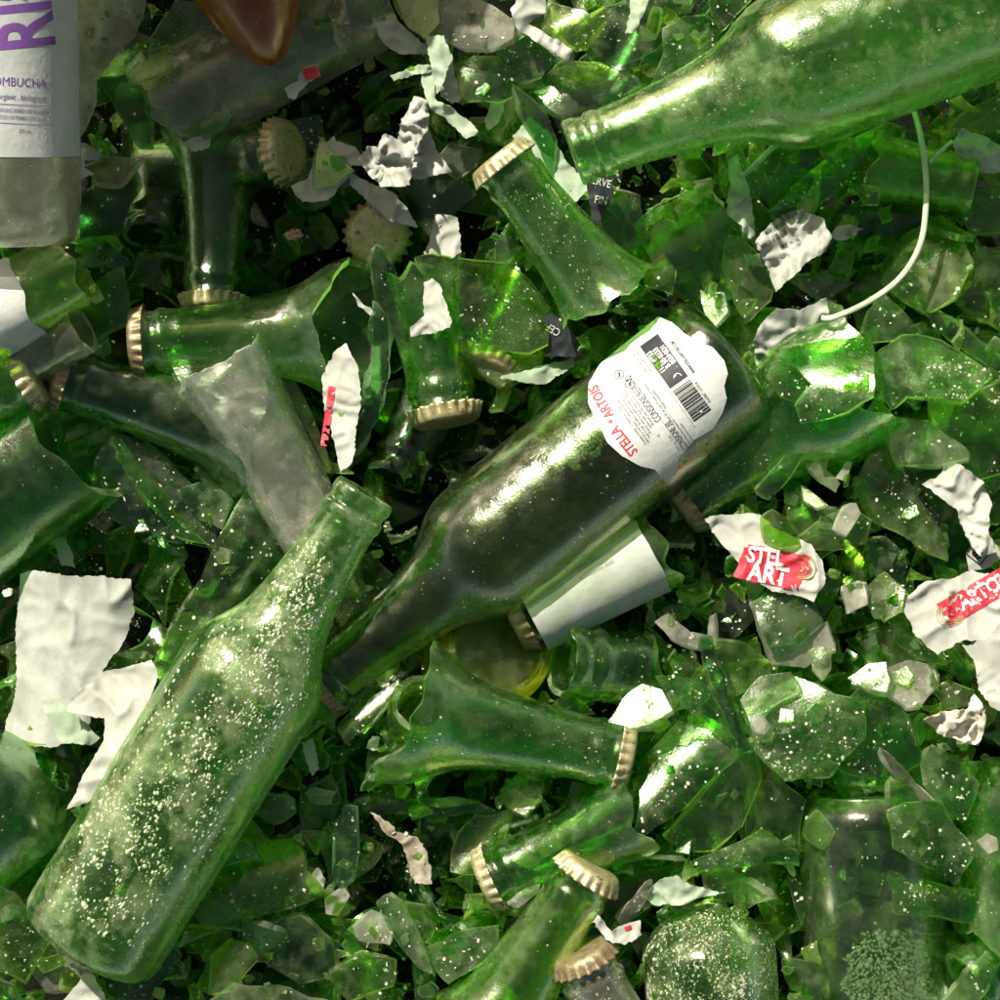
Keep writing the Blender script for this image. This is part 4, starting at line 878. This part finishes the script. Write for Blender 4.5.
pp([(60, 1006), (90, 966), (98, 984), (110, 1006)], 12, 'pale triangular paper tip at the bottom edge below the dusty bottle', crumple=.3)
o_, z_ = pp([(322, 376), (334, 352), (346, 343), (358, 368), (362, 400), (356, 432), (352, 462), (340, 474), (334, 440), (324, 410)], 24, 'white paper strip with a red edge standing inside the broken neck on the left', 'the red-edged paper strip', crumple=.6, slope=(.2, -.2))
p = Print(); p.rect(7, 60, 328, 416, -8, 3); p.build('red_print', flatmap(z_), ink_r, o_, keep=lambda x, y: noise.noise(Vector((x * .2, y * .2, 3))) > -.2)
pp([(352, 292), (360, 300), (374, 312), (372, 316), (358, 306)], 2, 'tiny curl of white paper on the rusty-capped neck', crumple=.3)
pp([(372, 348), (382, 344), (378, 398), (366, 398)], 2, 'narrow grey paper strip beside the dusty crescent rim', crumple=.4, **PG)
pp([(424, 282), (432, 278), (440, 286), (452, 322), (450, 328), (430, 334), (411, 337), (410, 328), (424, 316)], 6, 'small bright white paper flap under the sunlit curved piece', crumple=.5, slope=(.2, -.3))
pp([(436, 214), (458, 218), (462, 252), (452, 258), (424, 254), (430, 238)], -6, 'grey-white paper tab above the sunlit curved piece', crumple=.4)
pp([(358, 158), (368, 146), (378, 148), (384, 134), (398, 140), (402, 122), (414, 96), (430, 102), (428, 130), (416, 150), (410, 185), (380, 187), (368, 172)], 8, 'sunlit crumpled white paper wad left of the capped neck', 'the crumpled paper wad', crumple=1.5, freq=.07, slope=(.1, -.25))
pp([(408, 122), (426, 118), (436, 150), (452, 172), (432, 176), (414, 180), (404, 160)], -2, 'shaded grey paper behind the crumpled paper wad', crumple=1.0, **PG)
pp([(346, 168), (364, 180), (392, 192), (408, 210), (418, 227), (392, 222), (372, 205), (352, 186)], -14, 'long grey paper strip in the shade below the crumpled wad', crumple=.7, **PG)
pp([(290, 186), (308, 178), (316, 158), (334, 136), (352, 165), (346, 180), (328, 200), (302, 202)], -9, 'shaded white paper scrap under the pale green triangular shard', crumple=.7, **PG)
pp([(338, 140), (356, 148), (366, 166), (350, 165), (342, 155)], -8, 'small grey paper tip right of the pale green triangular shard', crumple=.5, **PG)
o_, z_ = pp([(283, 88), (296, 82), (302, 68), (318, 64), (321, 76), (308, 82), (294, 100), (288, 98)], -2, 'little white paper corner printed red, below the frosted grey bottle body', crumple=.4, **PG)
p = Print(); p.rect(15, 12, 311, 73, 15, 4); p.build('red_print', flatmap(z_), ink_r, o_)
pp([(181, 144), (200, 136), (214, 134), (208, 148), (194, 152)], -14, 'dull paper scrap under the frosted grey bottle body', crumple=.4, **PG)
pp([(74, 142), (84, 143), (101, 152), (98, 160), (84, 160), (84, 168), (94, 174), (78, 180)], -2, 'forked white paper tip poking out from behind the tall clear bottle', crumple=.5, **PG)
pp([(372, 18), (385, 14), (404, 26), (418, 38), (432, 54), (402, 54), (384, 44)], -2, 'grey-white rounded paper flap at the top edge', crumple=.6, **PG)
# twisted ribbon as three folded strips of one thing
rb, zr = pp([(426, 36), (444, 35), (452, 60), (446, 76), (437, 94), (432, 74), (428, 52)], 12, 'twisted pale green paper ribbon with three arms, near the top edge', 'the twisted paper ribbon', crumple=.5, name='paper_ribbon', **PGR)
for pts in ([(420, 66), (433, 68), (436, 100), (452, 108), (472, 124), (478, 132), (466, 139), (446, 118), (430, 108), (424, 92)], [(390, 75), (402, 72), (418, 64), (432, 66), (430, 72), (412, 76), (394, 81)]):
    paper(pts, 10, crumple=.7, parent=rb, name='ribbon_arm', **PGR)
pp([(440, 52), (452, 54), (460, 100), (452, 104), (440, 96)], 2, 'grey paper strip hanging behind the twisted paper ribbon', crumple=.5, **PG)
pp([(510, 10), (520, -6), (546, -6), (546, 12), (528, 24), (575, 48), (566, 62), (545, 48), (518, 30)], 4, 'pinkish grey paper strip folded over at the top edge beside the lumpy glass', crumple=.8, **PG)
pp([(632, -6), (652, -6), (644, 14), (634, 32), (625, 34), (630, 14)], 4, 'pale torn paper sliver at the top edge in front of the dark plate', crumple=.7, **PGR)
pp([(485, 118), (492, 100), (506, 100), (500, 122), (488, 130)], -10, 'small shaded paper flap above the capped neck', crumple=.5, **PG)
pp([(512, 136), (530, 117), (548, 132), (566, 160), (592, 186), (574, 204), (548, 180), (530, 160)], -8, 'flat pale green paper under the open lip of the bright bottle', 'the flat paper under the lip', crumple=.3, **PGR)
pp([(500, 378), (540, 366), (575, 358), (574, 366), (545, 384), (522, 382)], -10, 'leaf-like pale green paper behind the labelled bottle', crumple=.5, **PGR)
pp([(728, 160), (737, 154), (742, 172), (750, 192), (756, 236), (758, 252), (742, 226), (728, 214), (730, 182)], 10, 'upright twisted pale paper strip below the bright bottle', crumple=.8, curv=(80, 10), **PGR)
pw, zw = pp([(755, 242), (768, 226), (782, 214), (802, 210), (824, 220), (832, 236), (826, 252), (808, 262), (776, 292), (768, 270)], 12, 'crumpled paper wad with black print beside the white strap', 'the printed paper wad', crumple=1.3, freq=.055, slope=(.1, -.1))
p = Print()
for i, (s_, x, y) in enumerate((('BEST BEFORE', 775, 228), ('0.0% ALC', 779, 234), ('MEILLEUR AVANT', 774, 240), ('BEER 341 mL', 790, 243))): p.text(s_, 5.5, x, y, 28, .7, .02)
r3 = random.Random(8)
for i in range(11): p.rect(r3.choice((.6, 1.1)), 9, 780 + i * 1.5, 219 - i * .8, 28)
p.build('black_print', flatmap(zw), ink_k, pw)
pp([(830, 236), (838, 226), (848, 224), (863, 229), (852, 238), (836, 240)], 10, 'small torn paper tab pointing right beside the printed wad', crumple=.6)
pp([(752, 346), (760, 325), (776, 308), (800, 310), (826, 298), (830, 322), (820, 328), (800, 332), (780, 345), (758, 372)], 14, 'grey crumpled paper flap above the base of the labelled bottle', 'the grey paper flap', crumple=.9, slope=(.1, .2), **PG)
pp([(952, 142), (962, 128), (985, 136), (1006, 150), (1006, 172), (978, 173), (958, 160)], 4, 'grey cup-like paper at the upper right edge', crumple=.8, **PG)
# red printed labels
pr, zr = pp([(705, 519), (722, 514), (760, 514), (778, 530), (812, 545), (822, 560), (826, 578), (814, 602), (800, 596), (772, 592), (756, 578), (738, 562), (720, 542)], 12, 'crumpled white label with red lettered print, right of the paper-wrapped neck', 'the red-lettered crumpled label', crumple=.6, freq=.04, slope=(.05, -.1), cat='torn label')
zr2 = flatmap(zr, .0003); zr3 = flatmap(zr, .0006)
p = Print(); V, F = rect2d(66, 36, 12, 8); V = [(x + (y * .15) + 2 * noise.noise(Vector((x * .2, y * .2, 4))), y + 1.6 * noise.noise(Vector((x * .25, y * .3, 9)))) for x, y in V]; p.add(put2d(V, 772, 567, -12), F)
p.build('red_print', zr2, ink_r, pr, keep=lambda x, y: noise.noise(Vector((x * .12, y * .12, 3))) > -.42)
p = Print(); p.text('STEL', 22, 766, 556, -8, .82, .03); p.text('ART', 25, 768, 574, -10, .85, .03); p.build('white_lettering', zr3, ink_w, pr)
p = Print(); p.ring(14, 15.2, 802, 566, -80, 130, .8, -35); p.ring(10.5, 11.4, 801, 567, -80, 130, .8, -35); p.ring(6.5, 7.6, 800, 568, -80, 150, .8, -35); p.build('gold_rings', zr3, ink_gold, pr)
p = Print(); p.ring(8, 10, 801, 567, -80, 130, .8, -35); p.ring(4, 6, 800, 568, -80, 150, .8, -35); p.build('red_rings', flatmap(zr, .0005), ink_r, pr)
pr, zr = pp([(904, 612), (908, 596), (924, 582), (955, 578), (972, 570), (990, 574), (1006, 566), (1006, 620), (988, 640), (965, 640), (938, 655), (918, 638)], 24, 'big sunlit white label with smeared red lettering at the right edge', 'the big sunlit label', crumple=.8, freq=.03, slope=(.1, -.2), cat='torn label')
zr2 = flatmap(zr, .0003); zr3 = flatmap(zr, .0006)
p = Print(); V, F = rect2d(74, 26, 16, 8); p.add(put2d(V, 975, 597, 30), F); p.build('red_print', zr2, ink_r, pr, keep=lambda x, y: noise.noise(Vector((x * .16, y * .16, 3))) > -.18 and x < 1004)
p = Print(); p.text('ARTOIS', 21, 984, 590, 30, .8, .03); p.build('white_lettering', zr3, ink_w, pr, keep=lambda x, y: noise.noise(Vector((x * .2, y * .2, 8))) > -.25)
p = Print()
for r_ in (15.5, 12.8, 10.2): p.ring(r_, r_ + .9, 952, 612, 120, 300, .8, 30)
p.build('gold_rings', zr3, ink_gold, pr)
p = Print(); p.ring(5, 7.5, 953, 610, 90, 330, .8, 30); p.ring(0.4, 2.6, 953, 610); p.build('red_rings', zr3, ink_r, pr)
pp([(962, 645), (985, 640), (1006, 616), (1006, 716), (990, 706), (978, 690), (975, 664)], 28, 'smooth bright white paper hanging down below the big sunlit label', 'the hanging white paper', crumple=.5, freq=.03)
pp([(922, 484), (936, 478), (948, 462), (960, 464), (984, 482), (992, 505), (988, 530), (996, 552), (980, 556), (968, 540), (956, 508), (935, 494)], 20, 'sunlit torn white paper above the big sunlit label', 'the upper torn white paper', crumple=1.1, slope=(.1, -.2))
ps, zs = pp([(966, 556), (974, 540), (990, 535), (1004, 556), (988, 568), (970, 572)], 16, 'white slip with a small black boxed number tucked beside the big sunlit label', crumple=.2)
p = Print(); p.text('88', 13, 978, 553, 52, .9, .03)
for dx, dy, w_, h in ((0, 9, 16, 1.3), (0, -9, 16, 1.3), (-8, 0, 1.3, 18), (8, 0, 1.3, 18)):
    c, s_ = math.cos(R(52)), math.sin(R(52)); p.rect(w_, h, 978 + dx * c - dy * s_, 553 - dx * s_ - dy * c, 52)
p.build('black_number', flatmap(zs), ink_k, ps)
pp([(924, 720), (940, 712), (968, 708), (974, 694), (986, 710), (984, 732), (978, 746), (958, 740), (940, 734)], 24, 'small folded cream paper below the hanging white one', 'the small folded cream paper', crumple=1.4, freq=.08, mat=paper_mat('cream_paper', (.60, .54, .42), (.76, .72, .60), .3))
# bottom
pp([(640, 895), (660, 880), (676, 875), (690, 885), (725, 893), (700, 898), (684, 905), (655, 905)], 12, 'pale translucent paper point above the grit-crusted bottle end', crumple=.6, **PGR)
pq, zq = pp([(580, 905), (590, 900), (598, 915), (612, 932), (622, 926), (640, 920), (642, 935), (625, 945), (606, 940), (594, 922), (572, 938), (566, 936)], 20, 'folded white paper strip with red marks above the dusty gold cap', crumple=.8)
p = Print(); p.rect(10, 6, 587, 910, 60, 3); p.rect(7, 4, 628, 928, 20, 3); p.build('red_print', flatmap(zq), ink_r, pq)
pp([(366, 748), (372, 736), (380, 738), (376, 750)], 2, 'tiny cream paper chip below the mouth of the sideways neck', crumple=.2)
pp([(301, 742), (314, 738), (319, 770), (312, 776), (306, 762)], 2, 'narrow white paper tab between the dusty bottle and the sideways neck', crumple=.3)
pp([(306, 880), (318, 868), (326, 880), (322, 895), (310, 892)], 0, 'greyish round paper wad right of the glowing lime-cornered shard', crumple=.8, **PG)
# black printed label scraps
for pts, z, words_, label in (([(586, 178), (604, 174), (614, 190), (604, 214), (596, 226), (590, 205)], -4, (('ERVE', 602, 182, -14), ('FIN', 601, 200, -10)), 'black printed scrap with white capitals under the bright bottle lip'),
                              ([(542, 318), (552, 312), (572, 330), (581, 345), (576, 357), (546, 356)], -6, (('CEF', 553, 330, 150),), 'black label scrap with white letters behind the labelled bottle')):
    pb, zb_ = pp(pts, z, label, crumple=.15, mat=ink('black_label', (.02, .022, .025), .4), cat='label scrap')
    p = Print()
    for s_, x, y, a in words_: p.text(s_, 11, x, y, a, .8, .01)
    p.build('white_lettering', flatmap(zb_), ink('faded_ink', (.45, .48, .42)), pb)
# bent cardboard strip
pp([(370, 812), (380, 815), (398, 832), (418, 838), (428, 856), (432, 884), (414, 884), (408, 862), (402, 844), (384, 832)], 6, 'bent brown-grey cardboard strip in the lower hollow', 'the bent cardboard strip', crumple=.5, name='cardboard_strip', cat='cardboard', group=None, thick=.9, mat=solid('damp_cardboard', (.16, .12, .08), (.36, .32, .24), .7))
# white plastic strap
def tube(pts, r, name, mat, label=None, cat=None, parent=None, flat=.55):
    P = []
    for i in range(len(pts) - 1):
        p0, p1, p2, p3 = [Vector(pts[max(0, min(len(pts) - 1, k))]) for k in (i - 1, i, i + 1, i + 2)]
        for t in range(8):
            t /= 8; P.append(.5 * ((2 * p1) + (p2 - p0) * t + (2 * p0 - 5 * p1 + 4 * p2 - p3) * t * t + (3 * p1 - p0 - 3 * p2 + p3) * t ** 3))
    P.append(Vector(pts[-1])); P = [W(p.x, p.y, p.z * .001) for p in P]
    mb = MB(); n = 10; vs = []
    for i, q in enumerate(P):
        d = (P[min(i + 1, len(P) - 1)] - P[max(i - 1, 0)]).normalized(); z = Vector((0, 0, 1)); z = (z - d * z.dot(d)).normalized(); y = z.cross(d)
        for j in range(n): a = 2 * math.pi * j / n; vs.append(q + y * math.cos(a) * r + z * math.sin(a) * r * flat)
    fs = [(i * n + j, i * n + (j + 1) % n, (i + 1) * n + (j + 1) % n, (i + 1) * n + j) for i in range(len(P) - 1) for j in range(n)]
    fs += [tuple(reversed(range(n))), tuple((len(P) - 1) * n + j for j in range(n))]
    mb.add(vs, fs); o = mb.build(name, mat, parent, P[0]); tag(o, label, cat); return o
tube([(738, 180, -6), (752, 168, 2), (768, 152, 6), (780, 142, 4), (840, 100, -14), (895, 88, -8), (908, 96, 8), (918, 125, 16), (925, 165, 20), (926, 205, 20), (920, 245, 20), (900, 278, 20), (868, 302, 24), (835, 317, 28), (822, 318, 24)], .00125, 'plastic_strap', solid('white_plastic', (.40, .46, .30), (.56, .60, .44), .45, 0, 60), 'long thin white plastic strap looping down from under the bright bottle', 'strap')
tube([(930, 163, 14), (940, 152, 16), (952, 141, 14)], .0008, 'straw_fibre', solid('white_plastic', (.5, .54, .42), (.66, .68, .58)), 'short pale fibre right of the long white strap', 'fibre')
# rust crumb and stones
import bmesh
def lump(px, py, z, r, label, c0, c1, name='stone_chip', cat='stone', group=None, rough=.5):
    bm = bmesh.new(); bmesh.ops.create_icosphere(bm, subdivisions=4, radius=1); CNT[0] += 1
    for v in bm.verts:
        n_ = v.co.normalized(); d = 1 + rough * noise.noise(n_ * 1.6 + Vector((CNT[0], 0, 0))) + rough * .5 * noise.noise(n_ * 5 + Vector((CNT[0], 0, 0))); v.co = Vector((n_.x * d, n_.y * d * .8, n_.z * d * .6)) * r * .001
    me = bpy.data.meshes.new(name); bm.to_mesh(me); bm.free(); me.materials.append(solid(name + str(int(c0[0] * 100)), c0, c1, .8))
    o = bpy.data.objects.new(name, me); COL.objects.link(o); o.location = W(px, py, z * .001); tag(o, label, cat, group); return o
lump(294, 235, -24, 2.6, 'small rusty crumb shining in the dark hollow', (.30, .17, .11), (.58, .42, .32), 'rust_crumb', 'rust crumb', rough=1.2)
lump(82, 958, 12, 6.0, 'pinkish grey stone chip below the base of the dusty bottle', (.34, .30, .23), (.52, .47, .38))
# ------------------------------------------------------------------ loose small shards, one object each
def blob_poly(cx, cy_, r, rr, kind=0):
    n = rr.choice((3, 3, 4, 4, 4, 5)); el = rr.uniform(.3, .85); ph = rr.random() * 6.28; rot = rr.random() * 3.14; out = []
    for i in range(n):
        a = ph + (i + rr.uniform(-.3, .3)) * 6.283 / n; d = r * rr.uniform(.7, 1.2)
        x, y = d * math.cos(a), d * el * math.sin(a)
        out.append((cx + x * math.cos(rot) - y * math.sin(rot), cy_ + x * math.sin(rot) + y * math.cos(rot)))
    return out
def density(x, y):
    """more broken chips towards the right and the bottom"""
    d = .30
    if x > 640: d += .55
    if y > 680: d += .45
    if x < 480 and y < 420: d -= .14
    return max(.12, min(1, d))
def rel_word(dx, dy):
    if abs(dx) > abs(dy) * 1.6: return 'right of' if dx > 0 else 'left of'
    if abs(dy) > abs(dx) * 1.6: return 'below' if dy > 0 else 'above'
    return ('below and right of' if dx > 0 else 'below and left of') if dy > 0 else ('above and right of' if dx > 0 else 'above and left of')
rr = random.Random(2024); used = {}
n_sh = sum(1 for o in bpy.data.objects if o.get('category') == 'glass shard')
NF = 298 - n_sh; placed = []
words_t = {'green': 'mid green', 'bright': 'bright green', 'dark': 'dark green', 'pale': 'pale milky', 'teal': 'grey-green', 'clear': 'colourless', 'deep': 'black-green'}
k = 0; tries = 0
while k < NF and tries < 20000:
    tries += 1
    x, y = rr.uniform(5, 995), rr.uniform(5, 995)
    if rr.random() > density(x, y): continue
    big = rr.random()
    r = 13 + 26 * big ** 1.5 + (6 if density(x, y) < .5 else 0)
    if any((x - a) ** 2 + (y - b) ** 2 < (.45 * (r + c)) ** 2 for a, b, c in placed): continue
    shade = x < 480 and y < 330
    tint = rr.choice(('green', 'green', 'bright', 'bright', 'teal') if not shade else ('dark', 'deep', 'green', 'dark'))  # shade put into the glass tint: darker choices in the upper left
    if not shade and rr.random() < .13: tint = rr.choice(('pale', 'pale', 'clear'))
    z = rr.uniform(-30, 4) if density(x, y) > .5 else rr.uniform(-44, -16)
    if x > 700 and y < 800 or y > 780: z += 4
    sl = (rr.gauss(.17, .40), rr.gauss(-.28, .40)); cu = (rr.uniform(0, 180), rr.choice((1, 1, 1, -1)) * rr.uniform(11, 26)) if rr.random() < .92 else None
    a = min(ANCH, key=lambda q: (q[0] - x) ** 2 + (q[1] - y) ** 2)
    size_w = 'small' if r < 19 else ('medium-sized' if r < 28 else 'fairly large')
    form = 'bent' if cu else 'flat'
    label = '%s %s %s shard %s %s' % (size_w, words_t[tint], form, rel_word(x - a[0], y - a[1]), a[2])
    w_ = label.split()
    if len(w_) > 16: label = ' '.join(x_ for x_ in w_ if x_ not in ('the',))
    if len(label.split()) > 16: continue
    if label in used: continue
    used[label] = 1
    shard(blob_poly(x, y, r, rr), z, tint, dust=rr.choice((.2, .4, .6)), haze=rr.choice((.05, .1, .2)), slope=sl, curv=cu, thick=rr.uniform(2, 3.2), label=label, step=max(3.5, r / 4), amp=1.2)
    placed.append((x, y, r)); k += 1
print('shards', n_sh, 'filler', k)
# ------------------------------------------------------------------ the crushed mass underneath: nobody could count it
rr = random.Random(99)
def crushed(name, n, z0, z1, rmin, rmax, mats, label, fine=False):
    mb = MB()
    for i in range(n):
        x, y = rr.uniform(-90, 1090), rr.uniform(-90, 1090)
        z = rr.uniform(z0, z1)
        if fine and rr.random() > density(min(999, max(1, x)), min(999, max(1, y))) * 1.1 - .1: continue
        if x < 470 and y < 340 and x > 60: z -= 22
        elif x > 640 or y > 740: z += 9
        elif density(min(999, max(1, x)), min(999, max(1, y))) < .5: z -= 8
        z *= .001; r = rmin + (rmax - rmin) * rr.random() ** 2
        pts = blob_poly(0, 0, r, rr); ax_ = Vector((rr.gauss(-.14, .6), rr.gauss(.24, .6), 1)).normalized(); rot = ax_.to_track_quat('Z', 'Y'); c = W(x, y, z)
        Rb = rr.choice((.011, .016, .024, .03, -.016, -.028)); bd = rr.random() * 3.14; ca, sa = math.cos(bd), math.sin(bd); th_ = rr.uniform(.0018, .0034)
        ring = []; bw_ = [rr.uniform(-.13, .13) for _ in pts]
        for j, (a, b) in enumerate(pts):
            a2, b2 = pts[(j + 1) % len(pts)]
            for q in (0, .33, .67):
                w2 = bw_[j] if q else 0; ring.append((a + (a2 - a) * q + (b2 - b) * w2, b + (b2 - b) * q - (a2 - a) * w2))
        nn = len(ring); grid = ring + [(a * .66, b * .66) for a, b in ring] + [(a * .33, b * .33) for a, b in ring] + [(0, 0)]
        m_ = rr.randrange(len(mats) // 2) * 2
        def tp(a, b, o=0):
            u = (-a * sa + b * ca) * S; u = max(-abs(Rb) * .9, min(abs(Rb) * .9, u)); h = (math.sqrt(Rb * Rb - u * u) - abs(Rb)) * (1 if Rb > 0 else -1)
            return c + rot @ Vector((a * S, b * S, h - o))
        top = [tp(a, b) for a, b in grid]; bot = [tp(a, b, th_) for a, b in grid]
        up = rot @ Vector((0, 0, 1))
        T_ = []
        for l in (0, 1):
            for j in range(nn): T_.append((l * nn + j, l * nn + (j + 1) % nn, (l + 1) * nn + (j + 1) % nn, (l + 1) * nn + j))
        T_ += [(2 * nn + j, 2 * nn + (j + 1) % nn, 3 * nn) for j in range(nn)]
        f = T_[0]; okw = (top[f[1]] - top[f[0]]).cross(top[f[2]] - top[f[0]]).dot(up) > 0
        if not okw: T_ = [tuple(reversed(f)) for f in T_]
        mb.add(top, T_, m_, True); mb.add(bot, [tuple(reversed(f)) for f in T_], m_, True)
        for j in range(nn):
            k2 = (j + 1) % nn; mb.add([top[j], top[k2], bot[k2], bot[j]], [(3, 2, 1, 0) if okw else (0, 1, 2, 3)], m_ + 1, False)
    o = mb.build(name, mats); o['kind'] = 'stuff'; o['label'] = label; o['category'] = 'crushed glass'
    return o
def gm(t, d, h): return [glass(t, d, h), glass(t, d, h, .12, .42, True)]
crushed('crushed_glass', 1750, -72, -26, 16, 60, gm('green', .3, .14) + gm('dark', .3, .16) + gm('deep', .3, .1) + gm('bright', .3, .14), 'countless broken green pieces filling the depth of the heap')
crushed('broken_glass', 520, -36, -12, 20, 58, gm('bright', .3, .12) + gm('green', .2, .06) + gm('bright', .2, .05), 'overlapping curved green glass pieces, packed densely at the right and the bottom', True)
crushed('glass_litter', 2500, -42, -2, 7, 30, gm('bright', .2, .16) + gm('green', .3, .1) + gm('pale', .2, .1) + gm('bright', .1, .05), 'small sharp slivers of green glass packed between the larger pieces', True)

# ------------------------------------------------------------------ crumbs of glass and grit lying on everything: dropped from above
bpy.context.view_layer.update(); dg = bpy.context.evaluated_depsgraph_get()
def sprinkle(name, n, r0, r1, mats, label, seed, thr, cat):
    big = r1 > 3
    rr = random.Random(seed); mb = MB(); k = t_ = 0
    while k < n and t_ < n * 12:
        t_ += 1
        x, y = rr.uniform(-20, 1020), rr.uniform(-20, 1020)
        if noise.noise(Vector((x * .014, y * .014, seed))) + .6 * noise.noise(Vector((x * .05, y * .05, seed))) < thr + rr.uniform(-.25, .25): continue
        if x < 470 and y < 380 and rr.random() < .4: continue
        o_ = Vector((0, 0, H)); d = (W(x, y, 0) - o_).normalized()
        hit, loc, nrm, _, ob, _ = SC.ray_cast(dg, o_, d)
        if not hit or nrm.dot(-d) < .35: continue
        if 'label' in ob.name or 'lettering' in ob.name or 'print' in ob.name or 'paper' in ob.name or 'strap' in ob.name:
            if rr.random() < (.985 if big else .9): continue
        if nrm.dot(-d) < 0: nrm = -nrm
        r = (r0 + (r1 - r0) * rr.random() ** 4) * .001; q = (nrm + Vector((rr.gauss(0, .25), rr.gauss(0, .25), 0))).normalized().to_track_quat('Z', 'Y')
        nv = rr.choice((3, 4, 5)); ph = rr.random() * 6.28; el = rr.uniform(.35, 1); h = r * rr.uniform(.15, .5)
        ring = [(math.cos(ph + j * 6.283 / nv) * r * rr.uniform(.7, 1.2), math.sin(ph + j * 6.283 / nv) * r * el * rr.uniform(.7, 1.2)) for j in range(nv)]
        T = [loc + q @ Vector((a, b, h)) for a, b in ring]; B = [loc + q @ Vector((a * 1.1, b * 1.1, -.0001)) for a, b in ring]
        m_ = rr.randrange(len(mats)); mb.add(T + B, [tuple(range(nv)), tuple(reversed(range(nv, 2 * nv)))] + [(j, nv + j, nv + (j + 1) % nv, (j + 1) % nv) for j in range(nv)], m_, False)
        k += 1
    o = mb.build(name, mats); o['kind'] = 'stuff'; o['label'] = label; o['category'] = cat
sprinkle('glass_crumbs', 1300, .5, 4.5, [glass('bright', .2, .2), glass('green', .3, .2), glass('pale', .3, .3)], 'tiny green glass crumbs scattered over everything', 5, 0., 'glass crumbs')
sprinkle('pale_grit', 5500, .12, 1.0, [solid('dried_dirt', (.42, .38, .27), (.72, .68, .56), .85, 0, 900, .0001, 2, .2)], 'pale dried grit scattered over everything', 6, .08, 'grit')
